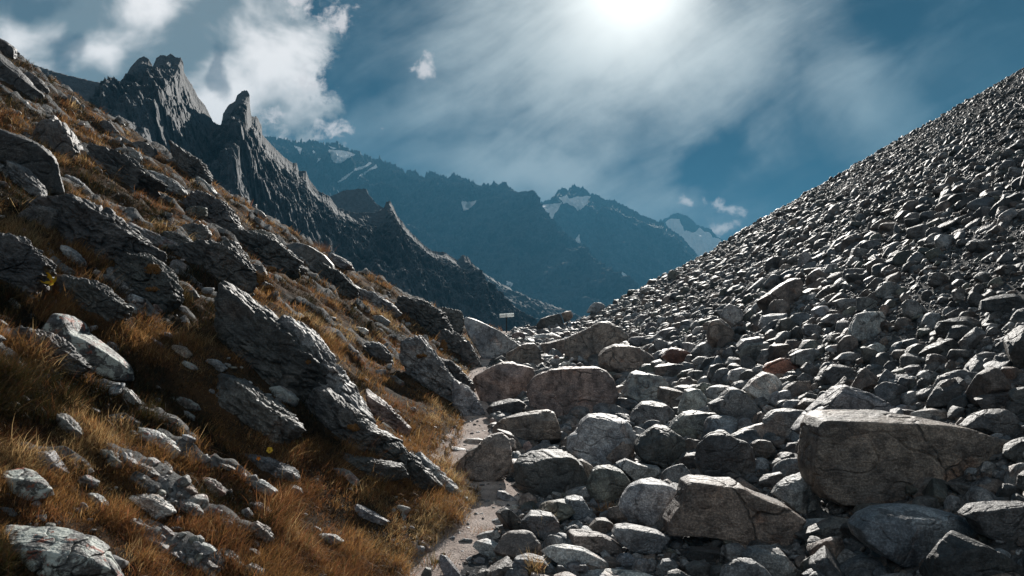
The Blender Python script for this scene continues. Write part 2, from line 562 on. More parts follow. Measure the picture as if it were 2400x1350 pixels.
def make_path_mat():
    m, n, b, _ = material('trodden_path')
    v = n.new('ShaderNodeTexCoord').outputs['Object']
    a = n.noise(v, 2.2, 6, 0.6, 0.2)
    f = n.noise(v, 45, 5, 0.75)
    vor = n.new('ShaderNodeTexVoronoi', feature='F1'); n.put(vor.inputs['Vector'], v); vor.inputs['Scale'].default_value = 34
    c = n.mix(n.smooth(a, 0.35, 0.65), (0.42, 0.33, 0.285), (0.66, 0.55, 0.49))
    c = n.mix(n.smooth(f, 0.5, 0.62, 0, 0.6), c, (0.17, 0.12, 0.10))
    c = n.mix(n.smooth(vor.outputs['Distance'], 0.28, 0.1, 0, 0.5), c, (0.5, 0.44, 0.4))
    n.link(c, b.inputs['Base Color'])
    b.inputs['Roughness'].default_value = 0.95
    bump(n, b, (a, 0.8, 0.06), (vor.outputs['Distance'], 0.9, 0.03), (f, 0.9, 0.025))
    return m


def make_blade_mat():
    m, n, b, out = material('dry_grass_blades')
    t = n.attr('tint').outputs['Color']
    tr = n.new('ShaderNodeBsdfTranslucent')
    n.link(t, tr.inputs['Color'])
    n.link(t, b.inputs['Base Color'])
    b.inputs['Roughness'].default_value = 0.5
    b.inputs['Specular IOR Level'].default_value = 0.35
    mx = n.new('ShaderNodeMixShader'); mx.inputs[0].default_value = 0.45
    n.link(b.outputs[0], mx.inputs[1]); n.link(tr.outputs[0], mx.inputs[2])
    n.link(mx.outputs[0], out.inputs[0])
    return m


def plain_mat(name, col, rough=0.6, var=0.25, scale=20):
    m, n, b, _ = material(name)
    v = n.new('ShaderNodeTexCoord').outputs['Object']
    f = n.noise(v, scale, 4, 0.6)
    c = n.mix(n.smooth(f, 0.35, 0.65), tuple(x * (1 - var) for x in col), tuple(min(1, x * (1 + var)) for x in col))
    n.link(c, b.inputs['Base Color'])
    b.inputs['Roughness'].default_value = rough
    bump(n, b, (f, 0.2, 0.01))
    return m


ROCK = make_rock_mat()
GROUND = make_ground_mat()
PATHM = make_path_mat()
BLADE = make_blade_mat()
CRAG = make_far_rock_mat('crag_rock', (0.050, 0.055, 0.061), 14, 0.9)
FAR = make_far_rock_mat('mountain_rock', (0.03, 0.034, 0.038), 260, 0.7, snow=True)

# ------------------------------------------------------------------ ground: one sheet out to the horizon
def build_ground():
    az_in = np.radians(np.linspace(-50, 50, 820))
    az_out = np.radians(np.concatenate([np.linspace(50, 180, 70)[1:]]))
    az = np.concatenate([-az_out[::-1], az_in, az_out])
    r = np.concatenate([[0.02], 0.35 * (90 / 0.35) ** np.linspace(0, 1, 760), 90 * (3300 / 90) ** np.linspace(0, 1, 40)[1:]])
    A, R = np.meshgrid(az, r, indexing='ij')
    X, Y = R * np.sin(A), R * np.cos(A)
    Z = height(X, Y)
    V = np.stack([X, Y, Z], -1).reshape(-1, 3)
    me = mesh_from('ground', V, grid_faces(len(az), len(r)), True, GROUND)
    turf = sstep(path_x(Y) - 0.25 - X, 0, 0.35) * sstep(70, Y, 0)
    add_attr(me, 'rocky', rocky(X, Y).ravel() * (X < path_x(Y)).ravel())
    turf = (path_x(Y) - 0.15 + 0.25 * fbm(np.stack([X * 1.5, Y * 1.5, X * 0], -1), 2) > X) * (Y < 60) * 1.0
    add_attr(me, 'turf', turf.ravel())
    link('ground', me, kind='structure')


def build_path():
    ys = np.linspace(6.5, 50, 420)
    wd = np.interp(ys, [6.5, 9, 11, 12.5, 14.5, 17, 21, 26, 50], [.46, .40, .48, .58, .70, .50, .34, .32, .4])
    cs = path_x(ys)
    k = np.linspace(-1, 1, 26)
    X = cs[:, None] + k[None, :] * wd[:, None] * (1 + 0.35 * fbm(np.stack([ys[:, None] * 1.8 + 0 * k, np.sign(k)[None, :] * 3 + 0 * ys[:, None], 0 * ys[:, None] + 0 * k], -1), 3))
    Y = np.broadcast_to(ys[:, None], X.shape)
    Z = height(X, Y) + 0.03 - 0.05 * np.abs(k[None, :]) ** 4 + 0.03 * fbm(np.stack([X * 5, Y * 5, 0 * X], -1), 3)
    me = mesh_from('path', np.stack([X, Y, Z], -1).reshape(-1, 3), grid_faces(*X.shape)[:, ::-1], True, PATHM)
    link('path', me, kind='structure')


# ------------------------------------------------------------------ ridges and mountains
def in_poly(px, py, poly):
    poly = np.asarray(poly, float)
    x1, y1 = poly[:, 0], poly[:, 1]
    x2, y2 = np.roll(x1, -1), np.roll(y1, -1)
    inside = np.zeros(np.shape(px), bool)
    for a, b, c, d in zip(x1, y1, x2, y2):
        if b == d: continue
        t = ((b > py) != (d > py)) & (px < (c - a) * (py - b) / (d - b) + a)
        inside ^= t
    return inside


def ridge(name, sky_pts, depth_pts, foot, run, fdir, mat, nu=700, nv=220, jag=2.0, disp=8.0, freq=0.03, steep=1.5, back=0.5,
          rib=(1, 1, 0.35), snow=None, jfreq=0.12, smooth=False, foot_var=0.0, talus=None, label=None, cat=None):
    """a mountain ridge as a closed-sided relief: crest through the skyline, front face falling towards the valley, back face behind"""
    sp_ = np.array(sky_pts, float)
    px = np.linspace(sp_[0, 0], sp_[-1, 0], nu)
    py = np.interp(px, sp_[:, 0], sp_[:, 1])
    j = fbm(np.stack([px * jfreq, 0 * px + 5, 0 * px], -1), 4, 0.6)
    j2 = fbm(np.stack([px * jfreq * 0.35, 0 * px + 9, 0 * px], -1), 2, ridged=True)
    tooth = np.maximum(0, 1 - 3.0 * np.abs(perlin(np.stack([px * jfreq * 0.9, 0 * px + 33, 0 * px], -1)))) * (0.4 + perlin(np.stack([px * jfreq * .25, 0 * px + 3, 0 * px], -1)))
    py = py - jag * (1.6 * j + 0.9 * j2 + 1.6 * tooth)
    dp = np.array(depth_pts, float)
    D = np.interp(px, dp[:, 0], dp[:, 1])
    C = at_depth(px, py, D)
    tf = np.linspace(0, 1, nv)
    tb = np.linspace(0, 1, nv // 4)[1:]
    fdir = np.array(fdir, float); fdir /= np.linalg.norm(fdir)
    H = C[:, 2] - foot
    P = np.zeros((nu, len(tb) + nv, 3))
    for rows, sign, t, rn in ((slice(0, len(tb)), -1, tb[::-1], run * back), (slice(len(tb), None), 1, tf, run)):
        g = (t ** steep)[None, :]
        if talus is not None and sign > 0:
            # cliff above, scree apron below
            k = talus
            g = np.where(t < k, 0.35 * (t / k) ** 1.2, 0.35 + 0.65 * ((t - k) / (1 - k)))[None, :]
        P[:, rows, 0] = C[:, 0:1] + sign * fdir[0] * rn * g * (H[:, None] / H.max()) ** 0.7
        P[:, rows, 1] = C[:, 1:2] + sign * fdir[1] * rn * g * (H[:, None] / H.max()) ** 0.7
        P[:, rows, 2] = C[:, 2:3] - H[:, None] * t[None, :]
    T = np.concatenate([-tb[::-1], tf])[None, :] * np.ones((nu, 1))
    q = P * freq * np.array(rib)
    w = sstep(np.abs(T), 0.0, 0.24)
    n1 = fbm(q, 6, 0.55, ridged=True)
    n2 = fbm(P * freq * 3.1 + 40, 5, 0.6, ridged=True)
    d = disp * (n1 * w + (0.5 if talus else 0.33) * n2 * (0.05 + 0.95 * sstep(np.abs(T), 0, 0.10)))
    if talus is not None:
        d = d * (1 - 0.72 * sstep(T, talus * 0.9, talus * 1.25))
    P[..., 0] += fdir[0] * d * np.sign(T + 1e-6)
    P[..., 1] += fdir[1] * d * np.sign(T + 1e-6)
    P[..., 2] += 0.35 * d * w
    if talus is not None:
        st = sstep(T, talus * 0.9, talus * 1.25)
        P[..., 2] += st * 0.30 * disp * fbm(P * freq * 7, 5, 0.72)
    me = mesh_from(name, P.reshape(-1, 3), grid_faces(nu, P.shape[1]), smooth, mat)
    if snow is not None:
        ppx, ppy = project(P)
        wx = 7 * perlin(np.stack([ppx * 0.05, ppy * 0.05, 0 * ppx], -1))
        wy = 6 * perlin(np.stack([ppx * 0.05, ppy * 0.05, 0 * ppx + 9], -1))
        s = np.zeros(ppx.shape)
        for poly in snow:
            s = np.maximum(s, in_poly(ppx + wx * 0.6, ppy + wy * 0.6, poly) * 1.0)
        s *= (T > -0.01)
        # soften over neighbours
        s[1:-1] = (s[:-2] + 2 * s[1:-1] + s[2:]) / 4
        add_attr(me, 'snow', s.ravel())
    return link(name, me, kind='structure')


def build_mountains():
    # far snowy peak on the right
    ridge('snowy_peak', [(1500, 560), (1530, 530), (1548, 520), (1572, 508), (1583, 503), (1600, 504), (1622, 516), (1633, 530), (1655, 538), (1664, 537), (1678, 556), (1700, 570), (1760, 600), (1830, 640)],
          [(1500, 3100), (1830, 3100)], 0, 620, (-0.2, -1), FAR, 300, 110, 3.0, 80, 0.006, 1.3, jfreq=0.2,
          snow=[[(1560, 520), (1590, 510), (1610, 560), (1640, 535), (1660, 545), (1690, 570), (1690, 600), (1600, 600), (1575, 560)], [(1600, 540), (1690, 560), (1690, 640), (1620, 640)]])
    # main snowy peak in the middle
    ridge('snowy_mountain', [(1180, 530), (1215, 505), (1240, 490), (1262, 480), (1275, 477), (1298, 470), (1304, 455), (1318, 442), (1332, 447), (1341, 437), (1352, 442), (1366, 442), (1384, 460), (1400, 461), (1440, 478), (1470, 487), (1500, 507), (1530, 518), (1555, 530), (1580, 545), (1600, 560), (1625, 590), (1650, 620), (1720, 670), (1800, 720)],
          [(1180, 2500), (1800, 2300)], 0, 820, (-0.25, -1), FAR, 620, 190, 4.2, 105, 0.0055, 1.25, jfreq=0.14, rib=(1, 1, 0.3),
          snow=[[(1345, 462), (1385, 459), (1377, 478), (1355, 493), (1350, 486), (1336, 480), (1328, 470)], [(1252, 483), (1285, 478), (1315, 476), (1300, 500), (1296, 520), (1310, 540), (1292, 532), (1282, 515), (1288, 500), (1262, 497)],
                [(1310, 465), (1330, 456), (1336, 470), (1320, 478)], [(1350, 560), (1358, 548), (1362, 580)], [(1245, 585), (1260, 585), (1270, 610)], [(1455, 635), (1462, 640), (1478, 660), (1466, 656)], [(1320, 664), (1345, 672), (1395, 706), (1385, 735), (1350, 700)]])
    # long jagged ridge with the snow gullies on the left
    ridge('jagged_mountain', [(560, 322), (640, 326), (690, 333), (730, 334), (760, 341), (782, 338), (795, 340), (806, 348), (820, 355), (838, 362), (855, 368), (872, 375), (890, 373), (895, 382), (920, 388), (935, 398), (948, 405), (968, 402), (985, 412), (995, 420), (1000, 408), (1018, 409), (1040, 418), (1052, 424), (1064, 408), (1078, 420), (1098, 422), (1110, 434), (1123, 445), (1133, 436), (1150, 441), (1158, 428), (1166, 434), (1182, 434), (1192, 450), (1197, 444), (1212, 462), (1226, 480), (1238, 490), (1262, 520), (1300, 580), (1340, 660), (1372, 730)],
          [(560, 1700), (900, 1900), (1372, 1950)], 0, 700, (0.5, -1), FAR, 1000, 220, 5.6, 90, 0.007, 1.3, jfreq=0.17, rib=(1, 1, 0.3),
          snow=[[(768, 352), (790, 353), (815, 355), (836, 362), (815, 370), (795, 384), (783, 380)], [(868, 379), (872, 382), (840, 398), (800, 424), (790, 428), (810, 412), (838, 393)], [(884, 385), (886, 392), (862, 403), (835, 421), (850, 405), (870, 393)],
                [(688, 341), (710, 348), (704, 362)], [(728, 352), (740, 358), (732, 360)], [(770, 343), (790, 347), (780, 350)], [(745, 370), (752, 372), (742, 382)], [(1080, 470), (1100, 472), (1117, 467), (1100, 490), (1088, 496)], [(1184, 655), (1200, 662), (1210, 680), (1190, 668)], [(785, 440), (800, 450), (792, 447)]])
    # dark ridge lower down the valley, its slopes of scree
    ridge('valley_ridge', [(1080, 600), (1130, 640), (1180, 672), (1240, 700), (1300, 720), (1360, 745), (1420, 770)],
          [(1080, 900), (1420, 900)], -20, 260, (0.3, -1), FAR, 260, 90, 3, 20, 0.02, 1.1,
          snow=[])
    # the crags in the middle distance, left
    ridge('scree_slope', [(-260, 60), (-60, 110), (45, 143), (100, 160), (150, 176), (220, 192), (285, 205), (330, 230), (420, 330), (520, 430)],
          [(-260, 190), (520, 230)], -20, 130, (0.75, -1), CRAG, 420, 200, 1.6, 5, 0.05, 1.05, jfreq=0.1, rib=(1, 1, 0.8))
    ridge('rocky_hill', [(690, 520), (740, 475), (775, 460), (805, 449), (835, 445), (858, 444), (866, 462), (880, 478), (900, 490), (940, 520), (1000, 600), (1050, 700)],
          [(690, 520), (1050, 520)], -20, 170, (0.7, -1), CRAG, 300, 120, 1.8, 14, 0.03, 1.2)
    ridge('crag', [(225, 300), (255, 262), (280, 205), (292, 186), (306, 160), (322, 142), (337, 134), (349, 140), (356, 152), (358, 158), (366, 140), (376, 131), (390, 134), (401, 128), (412, 136), (424, 137), (430, 150), (431, 170), (442, 190), (452, 205), (464, 228), (480, 248), (490, 268), (500, 288), (510, 293), (519, 296), (523, 268), (536, 248), (550, 240), (556, 225), (568, 215), (580, 213), (585, 224), (586, 250), (589, 272), (604, 276), (613, 295), (615, 318), (640, 345), (668, 372), (686, 384), (696, 384), (700, 402), (718, 404), (726, 425), (745, 448), (772, 462), (790, 488), (830, 500), (880, 500), (899, 492), (905, 474), (913, 472), (922, 486), (930, 505), (960, 545), (990, 572), (1010, 590), (1040, 592), (1072, 612), (1084, 600), (1096, 603), (1118, 632), (1140, 660), (1170, 690), (1210, 722), (1250, 752), (1300, 790)],
          [(225, 215), (430, 235), (520, 262), (585, 262), (700, 300), (900, 350), (1300, 460)], -32, 150, (0.3, -1), CRAG, 1500, 420, 1.6, 15, 0.036, 1.3, back=0.3, rib=(1, 1, 0.62), jfreq=0.2, talus=0.42)


build_ground()
build_path()
build_mountains()

# the blue air of the valley: one even volume round everything
def build_haze():
    m = bpy.data.materials.new('haze')
    m.use_nodes = True
    m.node_tree.nodes.clear()
    n = NT(m.node_tree)
    o = n.new('ShaderNodeOutputMaterial')
    pv = n.new('ShaderNodeVolumePrincipled')
    pv.inputs['Color'].default_value = HAZE_COL
    pv.inputs['Density'].default_value = HAZE_DENS
    pv.inputs['Anisotropy'].default_value = 0.0
    n.link(pv.outputs[0], o.inputs['Volume'])
    a, b, h0, h1 = -3500.0, 3900.0, -37.0, 700.0
    v = [(x, y, z) for z in (h0, h1) for y in (a, b) for x in (a, -a)]
    f = [(0, 2, 3, 1), (4, 5, 7, 6), (0, 1, 5, 4), (2, 6, 7, 3), (0, 4, 6, 2), (1, 3, 7, 5)]
    link('haze', mesh_from('haze', v, np.array(f), False, m), kind='stuff', label='thin blue haze filling the valley and fading the far mountains', cat='haze')


HAZE_COL = (0.12, 0.42, 0.68, 1)
HAZE_DENS = 0.00030
# ------------------------------------------------------------------ rocks
TINTS = {'grey': (0.225, 0.23, 0.235), 'pale': (0.36, 0.37, 0.375), 'brown': (0.235, 0.195, 0.17), 'pink': (0.31, 0.235, 0.21), 'dark': (0.11, 0.11, 0.108),
         'red': (0.32, 0.155, 0.105), 'green': (0.17, 0.18, 0.155), 'blue': (0.21, 0.235, 0.255), 'black': (0.075, 0.077, 0.076), 'white': (0.55, 0.56, 0.55)}
REG = {'A': (1000, 600, 1 / 3), 'B': (800, 900, 1 / 3), 'C': (1600, 900, 1 / 3), 'D': (1600, 450, 1 / 3), 'E': (0, 450, 1 / 3), 'F': (0, 900, 1 / 3), 'G': (500, 550, 1 / 3.374), 'H': (0, 0, 1 / 3), 'P': (0, 0, 1.0)}


def polar_radius(poly, th):
    """distance from the origin to the outline of a star-shaped polygon in the directions th"""
    P = np.asarray(poly, float)
    Q = np.roll(P, -1, 0)
    c, s = np.cos(th)[:, None], np.sin(th)[:, None]
    ex, ey = (Q - P)[:, 0][None], (Q - P)[:, 1][None]
    den = c * ey - s * ex
    den = np.where(np.abs(den) < 1e-12, 1e-12, den)
    t = (P[:, 0][None] * ey - P[:, 1][None] * ex) / den
    k = (P[:, 0][None] * s - P[:, 1][None] * c) / den
    ok = (t > 0) & (k >= -1e-6) & (k <= 1 + 1e-6)
    t = np.where(ok, t, 0)
    r = t.max(1)
    return np.where(r <= 0, np.median(r[r > 0]) if (r > 0).any() else 1.0, r)


def rock_shape(dirs, rs, outline=None, half=(1, 1, 1), planes=None, nplanes=9, p=16, rough=0.05, n=4.5, face=True, crack=1.0, craggy=0.0):
    """star-shaped block: outline extruded in depth, cut by flat fracture planes, edges worn, surface pitted. local axes: x right, y away, z up"""
    u, w, v = dirs[:, 0], dirs[:, 1], dirs[:, 2]
    a, d, c = half
    inv = np.zeros(len(dirs))
    size = (a * d * c) ** (1 / 3)
    if outline is not None:
        th = np.arctan2(v, u)
        s = np.hypot(u, v) + 1e-9
        grid = np.linspace(-math.pi, math.pi, 721)
        R = np.interp(th, grid, polar_radius(outline, grid))
        rr = ((s / R) ** n + (np.abs(w) / d) ** n) ** (-1 / n)
    else:
        rr = ((np.abs(u) / a) ** 2.6 + (np.abs(w) / d) ** 2.6 + (np.abs(v) / c) ** 2.6) ** (-1 / 2.6)
    inv = rr ** -float(p)
    pl = list(planes or [])
    for _ in range(nplanes):
        q = rs.normal(size=3); q /= np.linalg.norm(q)
        if outline is not None:
            q[1] = -abs(q[1]) - 0.35 if rs.rand() < .6 else abs(q[1]) + .35
            q /= np.linalg.norm(q)
            sup = math.sqrt((q[0] * a) ** 2 + (q[1] * d) ** 2 + (q[2] * c) ** 2)
            pl.append((q, sup * rs.uniform(0.74, 1.0)))
        else:
            sup = math.sqrt((q[0] * a) ** 2 + (q[1] * d) ** 2 + (q[2] * c) ** 2)
            pl.append((q, sup * rs.uniform(0.56, 0.86)))
    for q, dist in pl:
        q = np.asarray(q, float)
        dn = dirs @ q
        inv += np.where(dn > 1e-3, (np.maximum(dn, 1e-3) / dist) ** p, 0)
    r = inv ** (-1.0 / p)
    P = dirs * r[:, None]
    # weathering: lumps, ledges, fine pitting
    sc = 1.0 / size
    o = rs.uniform(0, 200, 3)
    d1 = fbm(P * sc * 1.1 + o, 3)
    ax = rs.normal(size=3); ax /= np.linalg.norm(ax)
    lay = fbm(np.stack([P @ ax * sc * 5.5, P[:, 0] * sc * .8, P[:, 2] * sc * .8], -1) + o, 3, 0.6)
    amp = rough * size
    dd = amp * (0.7 * d1 + 0.55 * crack * lay)
    if len(dirs) > 600:
        dd += amp * 0.35 * fbm(P * sc * 4.5 + o, 3, 0.6)
        cr = np.abs(perlin(P * sc * 1.3 + o + 50))
        dd -= amp * 0.9 * crack * np.exp(-(cr / 0.035) ** 2)
    if craggy:
        # broken beds stepping down the fall line
        q = np.stack([(P[:, 0] * .8 - P[:, 2] * .6), (P[:, 0] * .6 + P[:, 2] * .8) * 2.6, P[:, 1] * 1.6], -1) * sc
        st = fbm(q * 1.3 + o, 5, 0.62, ridged=True)
        q2 = fbm(q * 3.3 + o + 9, 3, 0.6)
        dd += craggy * size * (0.20 * (st - 0.35) + 0.06 * np.sign(q2) * np.minimum(1, np.abs(q2) * 9))
    return P + dirs * dd[:, None]


RS = np.random.RandomState(11)
ROCKS = []       # everything that gets a label later: dict(obj, px, py, w, h, tint, named, cat)
POLYS = []       # outlines already occupied in the view, with their depth


def ground_depth(px, py):
    pys = py + 5.0 * np.arange(30)
    dx, dy, dz = ray(px, pys)
    ts = 2.6 * (75 / 2.6) ** np.linspace(0, 1, 190)
    XX, YY, ZZ = dx * ts[None, :] + 0 * dz[:, None], dy[:, None] * ts, CAMZ + dz[:, None] * ts
    hit = ZZ < height(XX, YY, False) + 1.3
    hit[hit] = ZZ[hit] < height(XX[hit], YY[hit])
    rows = np.where(hit.any(1))[0]
    if len(rows) == 0:
        return 40.0
    return float(cast(px, pys[rows[0]])[0])


def subdiv_for(wpx):
    return 6 if wpx > 250 else 5 if wpx > 75 else 4 if wpx > 26 else 3


def boulder(reg, tint, pts, label=None, thick=1.0, name='boulder', lichen=0.0, rough=0.06, n=5, cat=None, dd=0.0, top=None, nplanes=7, front=True, tilt=0.0, crack=1.0, base=None, depth=None, embed=False, keep=False):
    ox, oy, k = REG[reg]
    P = np.array([[float(q) for q in s.split(',')] for s in pts.split()])
    P = np.stack([ox + P[:, 0] * k, oy + P[:, 1] * k], 1)
    x0, y0 = P.min(0); x1, y1 = P.max(0)
    # area centroid
    q = np.roll(P, -1, 0); cr = P[:, 0] * q[:, 1] - q[:, 0] * P[:, 1]
    A = cr.sum() / 2
    cx = ((P[:, 0] + q[:, 0]) * cr).sum() / (6 * A); cy = ((P[:, 1] + q[:, 1]) * cr).sum() / (6 * A)
    yb = y1 if base is None else base
    D0 = depth or ground_depth(min(max(cx, 5), 2395), min(yb - 2, 1400)) + dd
    mean_px = math.sqrt(abs(A))
    if embed:
        D0 = ground_depth(min(max(cx, 5), 2395), min(cy + 0.22 * (y1 - cy), 1400)) + dd
    m = D0 / F
    half_d = max(0.5 * thick * mean_px * m, 0.03)
    Dc = D0 + half_d * (0.1 if embed else 0.55)
    C = at_depth(cx, cy, Dc)
    W3 = at_depth(P[:, 0], P[:, 1], Dc)
    outl = np.stack([W3[:, 0] - C[0], W3[:, 2] - C[2]], 1)
    # the sheet in front of the widest section bulges towards the lens: shrink slightly
    outl = outl * 0.985
    a = np.ptp(outl[:, 0]) / 2; c = np.ptp(outl[:, 1]) / 2
    rs = np.random.RandomState(int(abs(cx * 7 + cy * 13)) % 100000)
    dirs, faces = ICO[min(6, subdiv_for(x1 - x0) + (1 if name == 'outcrop' and x1 - x0 > 90 else 0))]
    # even out the sampling of flat shapes
    dv = dirs * np.array([a, half_d, c]); dv /= np.linalg.norm(dv, axis=1)[:, None]
    planes = []
    if front:
        ph = rs.uniform(-0.35, 0.35)
        planes.append((np.array([math.sin(ph), -math.cos(ph), rs.uniform(-0.22, 0.12) + tilt]), half_d * rs.uniform(0.5, 0.72)))
        planes[0] = (planes[0][0] / np.linalg.norm(planes[0][0]), planes[0][1])
        for sgn in (-1, 1):
            if rs.rand() < .8 and not keep:
                ph2 = ph + sgn * rs.uniform(0.45, 1.0)
                q = np.array([math.sin(ph2), -math.cos(ph2), rs.uniform(-0.45, 0.35)]); q /= np.linalg.norm(q)
                sup = (np.abs(outl[:, 0] * q[0] + outl[:, 1] * q[2])).max() + abs(q[1]) * half_d * 0.6
                planes.append((q, sup * rs.uniform(0.72, 0.9)))
        # the top: a nearly level fracture plane that follows the slope of the outline's upper edge
        zc = outl[:, 1]; up = zc > np.median(zc)
        if up.sum() >= 3:
            sl = np.polyfit(outl[up, 0], zc[up], 1)[0]
            if abs(sl) < 1.1:
                q = np.array([-sl + rs.uniform(-.06, .06), -rs.uniform(0.08, 0.24), 1.0])
                q /= np.linalg.norm(q)
                far_ = (outl @ q[[0, 2]]).max() + q[1] * half_d * 0.55
                planes.append((q, max(far_, 0.25 * c)))
    V = rock_shape(dv, rs, outl, (a, half_d, c), planes, 0 if keep else nplanes, 34, rough, n, crack=crack, craggy=(0.62 if x1 - x0 > 55 else 0.4) if name in ('outcrop', 'flat_rock') and x1 - x0 > 24 else 0)
    me = mesh_from(name, V, faces, True, ROCK)
    col = np.array(TINTS[tint]) * rs.uniform(0.85, 1.15) * rs.uniform(0.97, 1.03, 3)
    add_attr(me, 'tint', np.tile([*col, lichen], (len(V), 1)))
    o = link(name, me, loc=tuple(C))
    ROCKS.append(dict(o=o, px=cx, py=cy, w=x1 - x0, h=y1 - y0, tint=tint, label=label, name=name, cat=cat, side='left' if cx < path_limit(cy) else 'right', lichen=lichen))
    POLYS.append((P, D0, half_d, (x0, y0, x1, y1)))
    return o


def path_limit(py):
    return float(np.interp(py, [600, 760, 900, 1040, 1200, 1350], [1250, 1090, 1090, 1040, 1110, 1010]))


# ---- valley floor and right-hand slope, traced block by block
B = boulder
B('A', 'pale', '260,425 300,420 400,470 520,530 600,590 660,625 620,650 540,700 440,735 390,730 340,640 290,560 260,470', 'big pale boulder with a bright sloping top, just below the sign', 0.8, rough=.035)
B('A', 'brown', '520,700 600,660 700,605 760,610 800,660 820,780 700,800 600,750')
B('A', 'brown', '800,620 900,590 970,580 990,700 900,720 830,710')
B('A', 'brown', '970,580 1100,520 1200,470 1330,445 1400,455 1465,545 1420,580 1300,640 1220,700 1180,760 1000,740 960,680', 'long dark slab tilted up to the right below the col, its top edge sunlit', 0.6)
B('A', 'dark', '765,490 800,440 870,415 940,405 970,490 930,510 850,525 790,540', 'dark boulder on the skyline of the col right of the sign')
B('A', 'brown', '945,405 980,385 1015,385 1035,420 1010,450 970,470')
B('A', 'pale', '1120,400 1150,350 1180,325 1230,330 1265,350 1230,390 1180,405', 'rounded pale boulder on the skyline where the right slope begins')
B('A', 'brown', '1200,700 1250,650 1330,615 1420,620 1520,660 1600,700 1640,760 1590,830 1480,850 1350,850 1250,800 1200,760', 'wide mottled brown boulder under the tilted dark slab')
B('A', 'pale', '740,560 820,545 880,560 930,565 910,600 850,605 780,595')
B('A', 'pale', '670,605 700,565 760,570 795,600 780,615 700,615')
B('A', 'pale', '875,540 890,510 930,500 965,525 960,550 920,560')
B('A', 'pale', '805,540 820,525 870,525 885,548 850,560 815,556')
B('A', 'pink', '590,560 640,530 690,545 700,580 660,610 620,600')
B('A', 'pale', '695,540 730,515 775,515 780,540 740,560 710,560')
B('A', 'pink', '515,505 540,487 590,490 620,510 590,540 545,530')
B('A', 'pink', '290,890 340,840 420,790 520,740 600,730 640,760 700,770 760,790 770,830 750,880 700,950 690,990 600,1020 470,1040 390,1040 330,960', 'low angular boulder with a reddish face, left of the flat-topped boulder', 0.9)
B('A', 'pink', '705,910 750,850 800,820 880,790 960,775 1080,770 1180,770 1260,800 1310,860 1330,920 1345,980 1310,1050 1240,1110 1100,1130 960,1170 900,1120 800,1090 720,1060 700,980', 'huge flat-topped pinkish boulder with little stones piled on it', 0.75, rough=.045, crack=.8, keep=True)
B('A', 'grey', '690,775 740,745 790,780 800,810 760,830 710,820')
B('A', 'dark', '410,1080 470,1030 570,1005 650,1010 700,1040 715,1090 640,1120 560,1150 460,1140 410,1110', 'dark rounded boulder wedged under the left end of the flat-topped boulder')
B('A', 'pale', '1340,1040 1370,960 1400,880 1430,820 1480,800 1560,820 1640,840 1700,860 1740,900 1700,930 1640,920 1650,1000 1560,1040 1440,1070 1360,1070', 'pale peaked boulder touching the right side of the flat-topped boulder', 0.9, lichen=.3)
B('A', 'brown', '1635,920 1700,920 1770,940 1810,960 1790,1030 1760,1080 1680,1040 1620,1010')
B('A', 'pale', '1760,1110 1790,1030 1820,940 1870,925 1930,940 1960,980 1990,1050 2000,1100 1900,1130 1800,1150')
B('A', 'grey', '1990,1040 2060,1000 2120,930 2170,915 2230,950 2300,1030 2350,1100 2370,1160 2330,1210 2200,1200 2100,1140 2000,1090', 'large mottled grey boulder with a steep right shoulder, centre of the boulder field', 0.9)
B('A', 'pale', '1940,960 1990,920 2060,905 2130,905 2150,930 2100,980 2050,1020 1990,1010')
B('A', 'grey', '1415,1150 1450,1080 1520,1025 1600,1020 1680,1040 1750,1100 1740,1140 1690,1200 1560,1205 1450,1190')
B('A', 'pale', '1265,1110 1290,1080 1360,1065 1430,1065 1470,1085 1440,1110 1420,1130 1340,1135 1290,1130')
B('B', 'pale', '1560,380 1650,340 1690,260 1740,215 1850,210 1960,230 2010,260 2050,300 2060,330 2090,340 2060,430 1990,500 1900,545 1760,555 1660,520 1570,460', 'boulder with a brilliant white sunlit top in front of the flat-topped boulder', 1.0)
B('A', 'grey', '1700,1210 1740,1150 1790,1095 1870,1080 1960,1100 2060,1110 2130,1130 2170,1190 2110,1210 1990,1250 1900,1290 1840,1270 1780,1240')
B('B', 'dark', '2065,430 2100,370 2180,310 2230,285 2300,300 2350,340 2420,390 2440,500 2380,590 2280,600 2200,560 2120,540 2070,490', 'dark peaked boulder right of the white-topped boulder')
B('C', 'dark', '80,420 130,360 200,305 290,310 350,370 430,400 500,450 515,560 480,650 400,700 280,690 150,650 90,560', 'large dark boulder with a small sunlit triangle on its left shoulder')
B('A', 'red', '1650,710 1690,660 1730,640 1790,650 1860,680 1880,720 1850,760 1780,770 1700,750', 'small reddish boulder among grey ones at the foot of the right slope')
B('A', 'grey', '1860,680 1900,630 1950,600 2000,640 2030,700 2020,730 1960,730 1880,720')
B('A', 'brown', '1975,480 2010,440 2070,430 2120,470 2160,540 2160,620 2080,650 2010,640 1980,590', 'tall rounded boulder standing on end at the foot of the right slope', 0.9)
B('A', 'pale', '2075,430 2090,360 2130,330 2180,350 2220,400 2210,470 2180,530 2120,480 2085,450', 'banded pale boulder leaning on the tall rounded one', rough=.08)
B('A', 'grey', '1410,600 1440,570 1530,565 1560,600 1545,650 1480,650 1430,620')
B('A', 'grey', '1600,610 1620,575 1660,590 1700,640 1660,680 1640,690 1600,640')
B('A', 'grey', '1560,650 1590,620 1630,620 1645,660 1630,700 1570,690')
B('A', 'grey', '1710,625 1750,590 1800,595 1820,630 1810,660 1760,650')
B('A', 'pale', '1795,610 1850,605 1910,630 1920,660 1860,680 1800,650')
B('A', 'dark', '1595,780 1640,760 1720,755 1810,765 1820,800 1770,850 1720,880 1640,870 1600,830')
